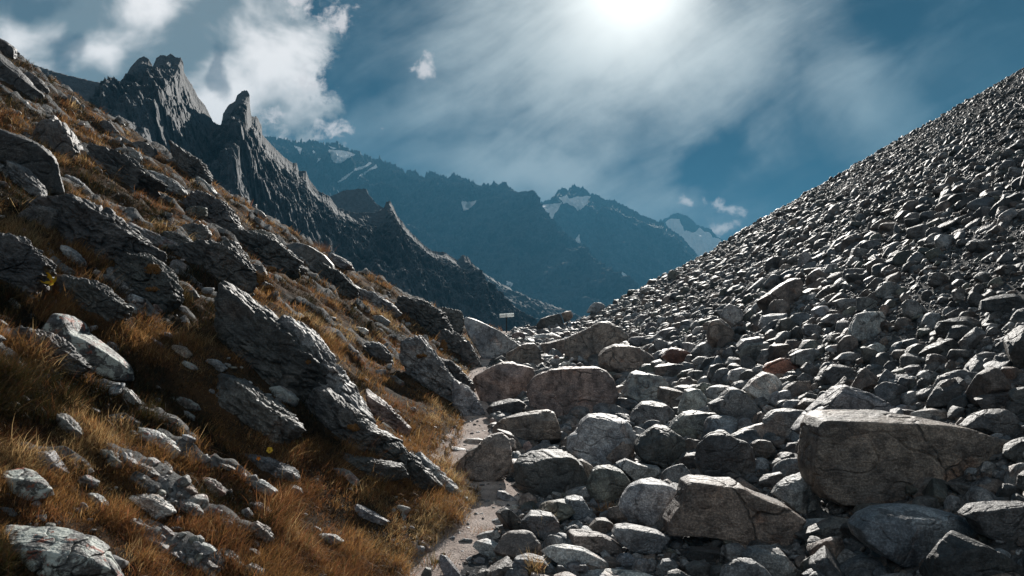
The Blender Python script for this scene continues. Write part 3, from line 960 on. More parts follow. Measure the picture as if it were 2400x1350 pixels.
B('A', 'green', '1755,850 1790,810 1880,790 1900,830 1905,880 1840,870 1770,870')
B('A', 'brown', '1750,900 1790,860 1850,855 1910,880 1950,930 1880,950 1800,940')
B('A', 'grey', '1860,740 1910,705 1960,705 2030,740 2100,780 2080,810 2000,800 1940,790 1890,780')
B('A', 'grey', '1900,800 1915,765 1950,760 1980,790 1970,830 1920,840')
B('A', 'grey', '2040,870 2040,820 2070,805 2130,815 2120,880 2080,900')
B('A', 'pale', '2120,870 2150,800 2220,785 2310,800 2320,850 2250,900 2200,930 2130,910', lichen=.3)
B('A', 'white', '2230,940 2290,870 2380,810 2440,830 2500,900 2500,1000 2430,1050 2350,1040 2290,990', 'pale slab with a striated white face tilted to the left, centre of the boulder field', rough=.06)
B('A', 'pale', '2100,760 2130,710 2190,710 2230,760 2220,800 2150,810')
B('A', 'grey', '2200,680 2240,620 2320,600 2400,600 2420,680 2370,740 2280,770 2220,740')
B('A', 'pale', '2175,630 2210,585 2290,570 2350,580 2330,620 2240,650')
B('A', 'grey', '2025,690 2040,660 2090,660 2105,700 2080,730 2040,720')
B('A', 'grey', '1530,500 1560,465 1620,470 1650,500 1620,530 1550,530')
B('A', 'grey', '1470,440 1500,415 1550,410 1570,450 1530,470')
B('A', 'pale', '1860,540 1890,500 1960,490 1970,530 1930,560 1880,560')
B('A', 'grey', '1600,560 1650,520 1720,500 1780,500 1790,560 1740,590 1660,590')
B('A', 'pale', '1490,250 1540,225 1600,220 1640,235 1590,255 1520,262')
B('A', 'green', '1690,130 1720,95 1750,100 1770,140 1740,180 1700,170')
# slope
B('D', 'brown', '520,770 600,710 700,640 810,590 840,640 830,740 780,790 700,830 600,840 530,820', 'big grey-green slab pointing up to the right, low on the slope', 0.8)
B('D', 'pale', '445,700 500,650 570,595 610,600 600,640 520,680 460,710')
B('D', 'dark', '575,490 620,460 730,445 730,470 680,540 600,560 570,540')
B('D', 'grey', '818,430 860,415 900,450 910,500 880,540 820,530', 'upright block standing among small stones in the middle of the slope')
B('D', 'grey', '870,345 930,305 990,300 1020,340 980,360 900,365')
B('D', 'grey', '1070,380 1110,350 1190,350 1200,390 1160,430 1090,420')
B('D', 'white', '910,830 960,800 1010,800 1050,850 1000,870 950,910 915,890', 'small brilliantly sunlit block left of the big tilted lit slab')
B('D', 'grey', '960,910 1030,860 1110,850 1140,900 1100,940 1000,950')
B('D', 'pale', '1150,1050 1180,960 1220,860 1300,835 1400,835 1430,880 1420,960 1370,1030 1290,1060 1200,1060', 'tall slab with a rough lit face, the tallest on the lower slope', 0.7, rough=.06)
B('D', 'grey', '1225,840 1230,740 1300,740 1390,790 1390,810 1310,830 1260,845')
B('D', 'grey', '1060,770 1120,745 1220,750 1220,810 1180,850 1090,820')
B('D', 'pale', '1360,700 1400,640 1460,625 1520,650 1530,690 1500,740 1430,760 1370,740', 'pitted pale boulder in the middle of the slope above the tall lit slab', rough=.1)
B('D', 'grey', '1555,790 1570,750 1640,770 1710,830 1690,880 1600,895 1565,860')
B('D', 'dark', '1800,960 1820,910 1900,890 2000,870 2090,880 2100,970 2050,1020 1900,1010 1810,1000', 'square dark block with a flat top on the right slope')
B('D', 'dark', '2110,830 2130,760 2200,730 2300,710 2420,720 2440,800 2350,850 2200,850')
B('D', 'white', '980,1110 1030,1080 1150,1065 1250,1065 1230,1090 1140,1120 1040,1130')
B('D', 'dark', '1250,1095 1290,1080 1340,1110 1400,1150 1420,1200 1350,1230 1270,1190')
B('D', 'pale', '1305,1090 1360,1055 1410,1080 1435,1130 1410,1160 1350,1130')
B('D', 'grey', '750,1150 830,1110 950,1090 960,1150 940,1210 830,1230 770,1200')
B('D', 'red', '510,1270 600,1200 690,1160 740,1170 800,1160 810,1240 790,1310 700,1300 640,1290 560,1280', 'rust-brown block among grey boulders, above the striated white slab')
B('D', 'pale', '528,940 560,870 640,850 750,845 760,870 700,910 660,990 590,980 540,960', 'flat-topped light boulder with its top edge glowing below the grey-green slab')
B('D', 'dark', '650,970 680,900 740,880 800,930 830,980 760,1010 680,1000')
B('D', 'grey', '375,1090 420,1040 540,1010 600,1060 610,1120 540,1190 460,1210 400,1160')
B('D', 'grey', '520,1190 560,1110 610,1100 670,1140 690,1180 620,1210 550,1225')
B('D', 'grey', '840,960 860,925 930,930 990,970 980,1010 900,1030 850,1000')
B('D', 'dark', '1020,1060 1050,1000 1120,985 1155,1020 1140,1060 1060,1070')
B('D', 'brown', '690,1110 740,1040 800,1040 850,1100 830,1130 750,1130')
B('D', 'dark', '2010,370 2030,340 2120,330 2200,345 2240,390 2180,430 2080,430 2020,410', 'smooth oval boulder high on the right slope')
B('D', 'pale', '1770,340 1800,300 1860,295 1940,310 1900,360 1850,400 1800,400')
B('D', 'dark', '1870,60 1900,20 2000,0 2090,10 2100,70 2000,90 1900,90')
B('D', 'grey', '1550,180 1610,140 1680,150 1700,210 1640,240 1570,230')
B('D', 'dark', '1725,650 1750,570 1800,560 1860,600 1870,660 1800,680')
B('D', 'dark', '2260,1140 2290,1050 2340,990 2420,930 2500,950 2500,1250 2400,1280 2290,1230', 'huge dark boulder cut by the right edge of the photo')
B('D', 'dark', '1670,1150 1730,1090 1830,1040 1900,1020 1960,1060 1960,1110 1850,1140 1740,1160')
B('D', 'dark', '1540,1170 1600,1090 1660,1060 1700,1090 1700,1150 1620,1190')
B('D', 'brown', '1710,1190 1740,1140 1800,1135 1860,1170 1880,1240 1800,1250 1720,1230')
B('D', 'dark', '970,1340 1000,1250 1060,1210 1130,1210 1200,1260 1240,1310 1180,1350 1060,1370')
B('D', 'dark', '835,1240 880,1195 940,1240 985,1290 930,1320 860,1300')
B('D', 'grey', '1550,1240 1620,1215 1690,1215 1700,1260 1640,1290 1570,1290')
B('D', 'grey', '2100,1340 2110,1270 2180,1260 2230,1290 2240,1370 2150,1400')
B('D', 'grey', '1055,1180 1120,1135 1190,1120 1250,1140 1250,1190 1150,1210')
B('D', 'grey', '1040,880 1010,760 1030,720 1110,690 1190,700 1190,730 1110,740', None) if False else None
B('D', 'grey', '2060,1180 2080,1140 2150,1120 2220,1140 2250,1180 2170,1200')
B('D', 'pale', '2200,1040 2260,1020 2320,1020 2300,1060 2240,1075')
B('D', 'grey', '1905,700 1920,680 1990,690 1960,760 1910,790')
B('D', 'grey', '1640,1290 1720,1240 1780,1250 1810,1310 1750,1350 1660,1340')
B('D', 'grey', '1350,1300 1430,1270 1490,1290 1480,1340 1400,1360')
B('D', 'pale', '1230,1270 1260,1240 1310,1260 1300,1300 1250,1300')
B('D', 'grey', '1880,220 1930,180 2000,155 2020,190 1960,230')
B('D', 'pale', '1150,510 1180,460 1240,460 1240,500 1200,540')
B('D', 'pale', '1270,520 1320,485 1390,490 1400,520 1320,545')
B('D', 'pale', '990,560 1020,510 1080,500 1090,550 1040,590')
B('D', 'grey', '1130,600 1140,545 1220,530 1300,540 1290,590 1200,610')
B('D', 'dark', '2190,560 2230,520 2320,510 2370,540 2330,580 2240,590')
# lower field
B('B', 'brown', '1010,360 1060,290 1130,240 1250,205 1330,190 1450,180 1500,200 1540,300 1560,430 1480,450 1350,420 1250,400 1100,400', 'broad grey-brown boulder with a level top, between path and white-topped boulder', 0.7)
B('B', 'brown', '1070,330 1110,305 1170,330 1240,380 1275,450 1270,500 1210,480 1150,400')
B('B', 'brown', '750,610 820,540 900,460 960,430 1010,370 1080,340 1140,345 1180,380 1200,460 1200,560 1150,650 1050,700 900,690 790,660', 'angular brown boulder standing on the edge of the path', 0.8)
B('B', 'dark', '1150,640 1200,570 1260,510 1330,480 1430,465 1560,470 1650,520 1700,570 1740,670 1720,740 1650,790 1500,800 1350,770 1200,730 1130,690', 'big dark boulder with a sunlit crown beside the path', 0.9, rough=.045)
B('B', 'brown', '1650,540 1690,525 1760,570 1795,620 1770,690 1740,740 1700,640')
B('B', 'green', '1760,600 1800,580 1900,575 1980,610 2030,680 2020,760 1950,810 1850,860 1750,800 1720,720')
B('B', 'grey', '1930,560 2000,525 2080,560 2150,570 2230,580 2270,650 2200,690 2080,700 2030,650')
B('B', 'pale', '1950,870 1980,790 2030,720 2110,680 2200,665 2290,700 2370,740 2370,800 2320,900 2290,1010 2200,1040 2080,1010 1980,970 1950,920', 'tall rounded boulder with a light domed top, left of the big angular one', 0.9, rough=.03)
B('C', 'brown', '-130,960 -40,820 0,680 60,650 190,655 240,670 370,670 440,730 560,780 700,830 830,930 780,1040 690,1150 580,1170 400,1130 200,1060 40,1050 -120,1050', 'big angular boulder with a notched bright top and a faint rust streak', 0.8, rough=.045, crack=.8, keep=True)
B('B', 'blue', '1540,860 1580,800 1640,785 1700,800 1740,870 1800,940 1740,960 1680,970 1610,950 1560,900')
B('B', 'white', '1530,900 1550,860 1590,880 1620,930 1600,950 1550,930')
B('B', 'brown', '1240,830 1270,780 1320,765 1370,800 1385,840 1330,880 1270,880')
B('B', 'pale', '1085,790 1100,750 1150,755 1200,790 1240,820 1200,840 1130,810')
B('B', 'grey', '1220,990 1270,940 1330,895 1400,895 1480,915 1530,970 1545,1080 1520,1120 1400,1080 1330,1030 1260,1010', 'squat stained boulder by the path with grass stalks in front')
B('B', 'pale', '1040,970 1110,940 1190,925 1245,940 1230,975 1170,1000 1090,990')
B('B', 'grey', '1110,1040 1170,1015 1270,995 1330,1020 1340,1060 1280,1090 1180,1080 1130,1075')
B('B', 'pale', '940,1070 1010,1040 1100,1030 1120,1070 1070,1100 980,1090')
B('B', 'dark', '1130,1110 1160,1070 1210,1070 1250,1120 1220,1150 1150,1150')
B('B', 'white', '920,1140 940,1090 1000,1085 1100,1130 1220,1195 1180,1215 1070,1220 980,1190', 'white-edged slab lying on the right side of the path near the bottom')
B('B', 'dark', '820,1105 860,1085 920,1090 930,1130 870,1135')
B('B', 'brown', '930,825 960,805 1010,815 1000,835 960,840', 'small dark stone lying in the middle of the path')
B('B', 'brown', '1560,1080 1610,1035 1700,1035 1820,1055 1900,1090 1970,1140 2000,1190 1900,1210 1760,1170 1650,1140')
B('B', 'grey', '1900,1050 1930,1000 2010,990 2120,1010 2230,1040 2315,1085 2260,1130 2240,1190 2150,1220 2050,1190 1960,1110')
B('B', 'white', '1360,1160 1420,1130 1540,1120 1700,1160 1820,1220 1900,1270 1920,1310 1800,1310 1740,1320 1600,1290 1450,1210', 'long low whitish slab at the bottom centre', .8)
B('B', 'blue', '1190,1290 1220,1220 1310,1200 1420,1230 1490,1290 1520,1330 1500,1390 1300,1390 1200,1360', 'banded bluish boulder at the bottom edge beside a tuft of grass', rough=.07)
B('B', 'pale', '1410,1210 1460,1185 1540,1200 1560,1240 1520,1260 1450,1240', dd=-.2)
B('B', 'grey', '1580,1270 1640,1250 1720,1270 1760,1310 1680,1325 1600,1320', dd=-.2)
B('B', 'blue', '1915,1250 1960,1200 2030,1195 2080,1240 2070,1290 1990,1290')
B('B', 'grey', '2040,1300 2080,1230 2140,1220 2190,1280 2200,1330 2110,1340')
B('B', 'grey', '2200,1300 2260,1240 2330,1230 2380,1280 2360,1340 2250,1350')
B('B', 'white', '1590,1345 1750,1320 1900,1315 2100,1330 2250,1345 2200,1400 1650,1400')
B('B', 'grey', '1640,990 1670,970 1730,975 1740,1010 1690,1030 1640,1020')
B('B', 'brown', '1730,1010 1790,950 1860,945 1910,980 1940,1010 1900,1050 1830,1070 1760,1050')
B('B', 'grey', '1795,920 1860,895 1940,900 1980,950 1970,980 1900,960 1820,950')
B('B', 'pale', '1700,960 1730,930 1780,950 1790,980 1740,990')
B('B', 'blue', '1255,385 1300,360 1350,375 1385,410 1350,430 1290,410')
B('B', 'blue', '1390,420 1420,390 1460,395 1475,430 1430,450 1395,445')
B('B', 'pale', '1465,445 1490,425 1530,430 1530,460 1490,465')
B('B', 'pink', '1265,470 1280,420 1320,400 1345,440 1330,480 1290,500')
B('B', 'pale', '1340,470 1350,440 1400,440 1420,465 1380,480')
B('B', 'pale', '660,470 690,440 790,440 880,460 900,480 800,485 720,485')
B('B', 'pale', '850,410 880,385 960,380 1010,395 990,425 900,430')
B('B', 'pink', '1030,255 1060,238 1100,250 1100,285 1060,290')
B('B', 'pink', '490,1110 520,1070 590,1110 640,1160 630,1200 540,1180', 'reddish stone on the left edge of the path near the bottom')
B('B', 'pale', '680,1250 690,1200 740,1220 800,1290 840,1340 780,1380 720,1330')
B('B', 'dark', '560,1340 590,1290 630,1300 640,1370 570,1380')
B('B', 'pale', '1380,860 1400,830 1450,820 1530,860 1500,900 1430,890')
B('B', 'pale', '1190,870 1200,850 1240,850 1240,880 1210,890')
B('B', 'blue', '1740,830 1770,800 1810,850 1810,900 1760,880')
B('B', 'grey', '1080,1000 1140,990 1180,1000 1170,1020 1110,1030')
B('B', 'grey', '1330,1160 1290,1150 1250,1180 1270,1210 1320,1200')
B('B', 'grey', '930,1240 960,1215 1010,1230 1010,1260 950,1265')
B('B', 'pale', '1000,1110 1050,1120 1090,1110 1060,1090 1010,1095')
B('B', 'grey', '1520,1270 1560,1270 1610,1300 1610,1350 1540,1360 1510,1310', dd=-.1)
# right foreground
B('C', 'brown', '870,560 885,400 890,290 930,230 1010,190 1200,190 1500,200 1700,240 1900,280 2100,350 2220,365 2240,450 2200,560 2000,680 1700,730 1500,780 1300,830 1050,830 950,780 900,700', 'enormous oblong boulder with a long sunlit top, the largest in the boulder field', 0.75, rough=.04, crack=1, n=7, keep=True)
B('C', 'grey', '780,330 850,250 920,180 1000,100 1080,20 1170,0 1260,40 1350,90 1450,150 1510,205 1450,300 1200,350 900,400', 'gable-shaped boulder rising behind the enormous oblong one')
B('C', 'grey', '520,320 560,250 640,190 740,170 880,190 880,260 840,330 780,390 700,370 600,350')
B('C', 'pale', '700,160 740,115 830,110 940,140 930,180 880,200 760,180')
B('C', 'dark', '800,105 870,60 940,70 1000,100 950,140 860,120')
B('C', 'pale', '600,130 605,80 660,50 740,40 790,100 730,150 650,170')
B('C', 'pale', '555,170 590,145 680,180 640,210 590,230')
B('C', 'pale', '635,780 680,710 760,660 870,630 900,730 960,830 990,940 900,945 830,930 720,830', 'rough lit slab between the angular boulder and the enormous oblong one', rough=.09)
B('C', 'pale', '780,1050 830,970 920,955 1050,950 1070,980 1000,1020 880,1050')
B('C', 'blue', '1200,1000 1270,930 1380,880 1500,865 1700,865 1850,900 1960,930 2060,970 2080,1050 1980,1200 1800,1300 1500,1260 1330,1170 1230,1080', 'broad bluish boulder with a rough domed back in the lower right', 0.9, rough=.05)
B('C', 'dark', '1980,930 2050,860 2200,835 2420,830 2450,1100 2300,1150 2100,1060 2040,960', 'flat dark boulder behind the bluish one at the right edge')
B('C', 'black', '1740,1200 1790,1090 1880,1040 1970,1050 2080,1100 2200,1170 2300,1240 2420,1300 2450,1400 1800,1500 1730,1370', 'black boulder with a glinting rim in the bottom right corner', rough=.05)
B('C', 'grey', '430,1220 480,1160 560,1150 680,1150 730,1220 800,1300 850,1370 700,1400 550,1400 480,1290')
B('C', 'grey', '250,1370 300,1280 400,1220 500,1240 580,1290 640,1360 550,1430 350,1440', 'rounded boulder at the bottom edge below the angular boulder', dd=-.3)
B('C', 'blue', '840,1340 900,1310 960,1295 1040,1345 1000,1400 880,1400')
B('C', 'dark', '20,1290 90,1250 170,1255 240,1300 220,1390 60,1390')
B('C', 'dark', '2240,500 2300,430 2400,370 2450,370 2450,560 2330,560')
B('C', 'dark', '2370,720 2380,640 2440,600 2460,800 2390,800')
B('C', 'dark', '2215,740 2230,695 2300,700 2370,740 2380,810 2280,830 2220,790')
B('C', 'dark', '1980,300 2060,230 2160,170 2240,165 2310,200 2360,270 2380,350 2250,400 2100,370')
B('C', 'dark', '2025,160 2060,110 2180,60 2330,40 2350,100 2300,170 2200,160 2090,180')
B('C', 'dark', '2290,90 2330,40 2420,10 2450,150 2330,180')
B('C', 'grey', '1970,120 1990,50 2050,30 2130,45 2080,90 2010,140')
B('C', 'pale', '1560,215 1640,190 1780,170 1880,200 1980,270 1800,260 1660,240')
B('C', 'pale', '1490,180 1540,140 1600,155 1665,185 1600,205 1520,210')
B('C', 'grey', '1375,110 1400,85 1480,80 1530,100 1530,140 1470,150')
B('C', 'dark', '700,460 740,415 840,400 880,430 870,490 780,500')
B('C', 'dark', '490,420 540,380 610,400 650,470 660,540 560,560 500,500')
B('C', 'grey', '370,290 400,240 470,240 490,330 430,370 380,340')
B('C', 'dark', '1180,930 1230,860 1340,840 1470,850 1480,880 1300,900 1230,950')
B('C', 'dark', '1590,860 1650,800 1810,785 1870,840 1900,900 1700,880')
B('C', 'black', '0,1230 60,1160 200,1150 370,1180 400,1230 300,1260 100,1250')
B('C', 'dark', '800,1070 900,1030 1080,940 1200,960 1230,1070 1100,1120 900,1130')
B('C', 'grey', '560,745 580,725 610,730 605,770 575,770')
B('C', 'dark', '1850,700 1950,690 2080,740 2100,790 1950,780')
B('C', 'dark', '610,560 680,520 740,550 760,600 690,620 620,600')
B('C', 'dark', '520,690 600,640 700,620 720,680 640,730 560,740')
# stones on the flat-topped boulder


# ---- grassy slope on the left: outcrops, slabs and half-buried boulders
def L(reg, tint, pts, label=None, **k):
    k.setdefault('thick', 0.9); k.setdefault('rough', 0.095); k.setdefault('name', 'outcrop'); k.setdefault('nplanes', 8); k.setdefault('embed', True)
    return boulder(reg, tint, pts, label, **k)

S = dict(name='flat_rock', thick=1.0)
L('P', 'black', '500,700 518,655 560,684 615,728 670,775 720,820 765,870 775,960 720,1010 640,960 570,910 510,830', 'massive dark outcrop in the middle of the grassy slope, left of the long bright rib', thick=.6, rough=.07)
L('P', 'grey', '610,700 640,702 690,735 735,790 790,860 850,950 900,1005 880,1040 800,1010 740,960 690,900 640,800', 'long rib of layered rock with a bright crest running down through the grass', thick=.8, rough=.07, crack=2)
L('P', 'black', '700,930 760,905 850,985 905,1020 955,1045 940,1085 860,1085 770,1040 705,990', thick=.7)
L('B', 'pink', '170,30 300,130 430,260 540,370 550,410 480,400 380,350 230,230 190,120', 'pinkish leaning slab right beside the bright rib', name='flat_rock', thick=.8)
L('B', 'pale', '490,430 560,490 680,610 760,680 850,770 890,830 820,810 720,760 620,740 540,660 500,540', 'lowest end of the rib, a pale split crest reaching the path', rough=.08, crack=2)
L('B', 'dark', '150,300 230,330 300,370 430,470 470,560 400,600 250,590 100,520 120,400')
L('P', 'grey', '940,800 985,785 1020,830 1060,890 1085,930 1100,1000 1075,1015 1045,960 1000,910 960,880 940,840', 'steep grooved crag above the path with a dark face', rough=.08, crack=2, thick=.8)
L('P', 'pale', '1060,880 1100,910 1130,960 1150,1000 1120,1020 1080,1015 1065,960', 'steep sunlit corner of crag standing over the path', rough=.07, crack=2)
L('G', 'grey', '980,400 1080,370 1180,440 1280,470 1400,540 1480,620 1440,660 1300,610 1150,560 1080,480 1000,450', 'humped grey outcrop with a lit grooved side below the skyline grass', thick=.9, crack=2)
L('P', 'dark', '990,745 1015,725 1045,722 1078,728 1088,750 1080,790 1040,780 1005,765', 'dark knob of rock at the lower end of the left skyline')
L('P', 'dark', '1015,770 1060,775 1095,800 1115,850 1085,850 1055,840 1030,815')
L('P', 'dark', '1075,790 1100,800 1125,850 1140,880 1110,885 1085,850')
L('G', 'white', '1090,740 1140,725 1200,740 1250,775 1200,790 1120,770', 'flat pale stone lying on the grass right of the rib', name='stone')
L('E', 'grey', '735,165 860,180 960,240 1080,290 1200,340 1300,400 1330,460 1250,450 1130,390 1000,330 870,240 760,200', 'long bright slab edge dipping right, high in the middle of the grassy slope', **S, lichen=.2)
L('E', 'dark', '600,260 700,225 770,225 860,300 940,380 1020,450 960,470 820,430 640,370', 'dark block with a straight bright right edge under the long slab', thick=.8)
L('E', 'pale', '405,365 470,380 550,440 620,530 590,545 500,470 430,410', **S, lichen=.2)
L('E', 'grey', '110,430 170,405 230,450 255,490 180,480', name='stone')
L('E', 'pink', '910,530 970,480 1040,560 1120,600 1170,700 1240,860 1180,850 1100,720 1010,660 940,600', 'jagged pinkish rib topped with orange moss', lichen=.5)
L('E', 'pale', '880,790 930,780 960,830 950,870 900,850', name='stone', lichen=.5)
L('E', 'pink', '1070,780 1100,790 1150,840 1130,860 1090,830', name='stone')
L('E', 'white', '50,760 90,745 140,800 120,830 60,810', 'small white rounded stone near the left edge', name='stone')
L('E', 'dark', '255,930 290,860 400,840 470,850 540,920 560,990 650,1040 760,1120 870,1210 960,1300 930,1350 850,1340 700,1290 560,1220 400,1130 300,1110 260,1020', 'big lichen-covered boulder with tufts of grass over its lower edge, left foreground', lichen=1.0, thick=.9, name='boulder', rough=.05)
L('E', 'grey', '280,1190 320,1200 430,1290 430,1320 380,1310 300,1240', **S, lichen=.6)
L('E', 'brown', '490,700 560,750 650,820 680,860 640,850 560,790', **S)
L('E', 'green', '1700,300 1740,270 1830,260 1900,290 1960,350 2020,420 1900,430 1780,400', 'dark green-grey boulder just under the left skyline')
L('E', 'dark', '1980,360 2070,340 2180,380 2280,440 2340,510 2360,600 2330,650 2220,660 2150,580 2060,480', 'large smooth dark boulder on the skyline of the grassy slope', name='boulder', rough=.035)
L('E', 'dark', '1830,440 1960,420 2060,480 2180,560 2170,620 2050,620 1900,530')
L('E', 'dark', '1270,270 1330,220 1430,230 1480,300 1470,370 1380,400 1290,350')
L('E', 'dark', '1100,290 1200,270 1320,320 1370,380 1330,420 1230,360')
L('E', 'grey', '1480,180 1540,165 1620,230 1680,290 1640,340 1560,260')
L('E', 'green', '1300,110 1400,100 1460,115 1450,170 1380,200 1310,160')
L('E', 'grey', '380,100 430,60 520,110 580,210 520,200 440,170', lichen=.5)
L('E', 'dark', '100,200 260,90 400,120 420,230 300,300 150,290', thick=.5)
L('E', 'dark', '1450,400 1560,340 1660,350 1720,470 1640,520 1500,480')
L('E', 'grey', '1180,470 1260,480 1340,540 1320,610 1250,580 1190,520', crack=2)
L('E', 'grey', '1540,590 1600,590 1650,640 1640,680 1590,660 1550,630', **S)
L('E', 'dark', '1720,520 1760,500 1850,520 1880,590 1800,600 1730,570')
L('E', 'dark', '1780,640 1840,620 1910,650 1920,710 1850,730 1790,700')
L('E', 'dark', '1280,750 1290,700 1370,690 1400,740 1350,770')
L('E', 'pale', '1430,1170 1520,1180 1600,1240 1560,1270 1480,1220', **S)
L('E', 'grey', '1330,1180 1500,1200 1740,1260 1760,1340 1560,1350 1400,1260', None) if False else None
L('E', 'grey', '730,1040 800,1060 850,1110 820,1140 760,1100', lichen=.3, name='stone')
L('E', 'pale', '1140,980 1190,990 1230,1030 1200,1040 1160,1010', name='stone')
L('G', 'dark', '1180,870 1250,840 1330,870 1400,930 1420,1040 1300,1060 1210,1000', 'dark hollow outcrop fringed with orange grass between the rib and the crag')
L('G', 'grey', '1240,640 1330,640 1400,690 1370,740 1280,720')
L('G', 'dark', '1420,560 1500,540 1560,590 1570,650 1490,640')
L('G', 'grey', '860,120 950,150 1080,220 1120,290 1040,280 930,210', 'pale layered slab sloping along the left skyline', **S, crack=2)
L('H', 'dark', '-60,270 0,260 60,300 120,350 135,400 130,430 60,420 -60,400', 'rounded rock at the very top left on the skyline', name='boulder')
L('H', 'black', '-60,330 30,400 130,500 200,580 280,650 270,720 200,700 60,640 -60,600', 'black boulder with a thin lit ridge, top left', name='boulder')
L('H', 'dark', '200,880 300,840 440,850 490,920 540,1010 590,1190 510,1170 430,1130 330,1100 200,1000', 'dark block with two bright leaning faces, upper left', name='boulder', crack=2)
L('H', 'black', '-60,880 80,910 220,980 330,1040 400,1120 430,1200 440,1350 200,1400 -60,1300', 'huge black boulder with a grey upper edge on the left border', name='boulder', thick=.6)
L('H', 'grey', '60,1130 150,1160 230,1250 310,1340 330,1420 200,1400 100,1280', **S)
L('H', 'dark', '640,870 700,845 770,860 830,930 840,960 760,930 700,910')
L('H', 'grey', '760,940 830,945 930,1000 900,1010 820,975', **S)
L('H', 'dark', '920,1010 1020,1000 1080,1040 1110,1090 1080,1120 1000,1110 930,1060')
L('H', 'grey', '820,1070 900,1050 980,1070 1010,1150 940,1150')
L('H', 'black', '620,1140 720,1140 830,1190 960,1250 1000,1330 880,1310 740,1260', 'long black rock shelf overhung by orange grass, upper left')
L('H', 'pale', '960,1210 1040,1190 1150,1230 1250,1290 1310,1350 1340,1400 1200,1390 1080,1320', 'broad striped slab with a rough lit surface, upper left', name='flat_rock', crack=2.5, rough=.08)
L('H', 'pale', '1360,1230 1400,1240 1470,1300 1540,1380 1500,1400 1430,1330', 'narrow bright slab on the left skyline', **S)
L('H', 'pale', '430,1210 500,1230 580,1290 640,1360 600,1380 500,1310', **S)
L('H', 'dark', '140,520 200,500 280,560 340,640 300,660 220,600')
L('H', 'grey', '470,660 520,680 560,730 520,750 480,720')
L('F', 'white', '965,290 1040,310 1110,350 1180,400 1240,450 1290,500 1270,525 1200,520 1110,450 1020,380', 'pale slab blotched with rust-red lichen, in the grass left of the yellow flower', **S, lichen=.8)
L('F', 'white', '750,765 830,760 950,785 1080,795 1160,840 1240,900 1200,925 1100,930 1000,920 900,850 800,800', 'smooth white pointed slab in the lower left grass', name='flat_rock', thick=1.0, rough=.03)
L('F', 'pale', '200,530 240,480 350,470 400,540 470,640 400,650 300,620 220,580', 'beige knob of rock by the left edge, above the lichened boulders', name='stone')
L('F', 'dark', '-60,620 100,600 230,640 340,670 390,730 370,790 250,820 100,850 -60,850', 'lichen-spotted boulder on the left border, the upper of two', name='boulder', lichen=1.0)
L('F', 'dark', '-60,1020 50,1030 250,1040 420,1060 580,1110 700,1190 830,1300 840,1420 400,1450 -60,1420', 'large boulder blotched white and red with lichen in the bottom left corner', name='boulder', lichen=1.0, thick=.9)
L('F', 'white', '1320,1135 1400,1115 1480,1140 1515,1180 1460,1205 1380,1180', 'small white and orange stone in the grass near the bottom edge', name='stone', lichen=.8)
L('F', 'white', '2200,1080 2260,1050 2350,1060 2420,1110 2380,1140 2270,1130', name='stone', lichen=.7)
L('F', 'grey', '1870,30 1960,10 2050,60 2100,110 2080,160 1960,140 1890,100', 'mottled grey stone under the foot of the dark outcrop', name='stone', lichen=.4)
L('F', 'grey', '510,660 600,640 690,690 680,740 580,750', name='stone', lichen=.6)
L('F', 'grey', '1690,890 1740,870 1780,920 1770,970 1710,960', name='stone', lichen=.6)
L('F', 'pale', '140,85 180,80 210,120 190,140 150,110', name='stone')
L('F', 'pale', '2290,610 2340,590 2420,600 2440,640 2360,650', name='stone')
L('F', 'pale', '1620,640 1720,650 1850,690 1950,760 1900,790 1750,720', **S, lichen=.4)
L('F', 'grey', '1760,1110 1800,1100 1830,1130 1820,1160 1770,1150', name='stone', lichen=.5)
L('F', 'pale', '510,870 550,870 580,910 550,920', name='stone')
L('F', 'pale', '2430,820 2520,850 2640,920 2740,980 2700,1010 2600,970 2480,880', 'long pale stone half hidden in the orange grass near the path', name='flat_rock', thick=1.)
L('F', 'grey', '2400,590 2460,620 2520,680 2540,740 2480,720 2420,650', **S, lichen=.4)
L('F', 'grey', '1700,1280 1760,1260 1850,1310 1880,1380 1780,1390', name='stone', lichen=.3)
L('F', 'grey', '1540,1090 1590,1080 1610,1120 1570,1140', name='stone')

L('P', 'dark', '480,870 560,890 640,950 720,1005 760,1050 700,1060 600,1020 500,960', thick=.8)
L('P', 'dark', '770,1050 850,1075 940,1090 960,1120 900,1130 800,1100')
L('P', 'grey', '560,1060 620,1075 690,1100 720,1130 650,1120 590,1095', crack=2)

for _p in ('60,470 160,455 250,500 330,560 400,600 380,640 280,620 180,590 100,540', '380,590 460,560 540,580 600,640 620,700 540,690 450,650', '250,610 330,590 400,640 430,700 400,740 320,700 270,660',
           '900,690 980,700 1040,735 1075,800 1010,800 940,760', '430,430 520,470 570,540 500,560 440,500', '540,530 640,560 700,610 690,660 600,640 550,590', '-40,540 60,560 110,620 90,700 20,710 -40,660',
           '120,640 220,660 300,720 280,770 180,740 120,700', '740,610 800,640 850,690 830,730 770,700 730,650', '200,330 300,370 380,430 360,470 270,440 210,390', '400,330 470,380 510,440 470,450 420,400',
           '1000,830 1060,850 1110,900 1120,950 1070,930 1020,890', '850,1010 930,1040 1010,1110 1060,1170 1000,1160 920,1110 860,1060', '60,760 130,790 200,860 170,900 100,860 50,810'):
    L('P', 'black', _p, thick=.75, crack=2)


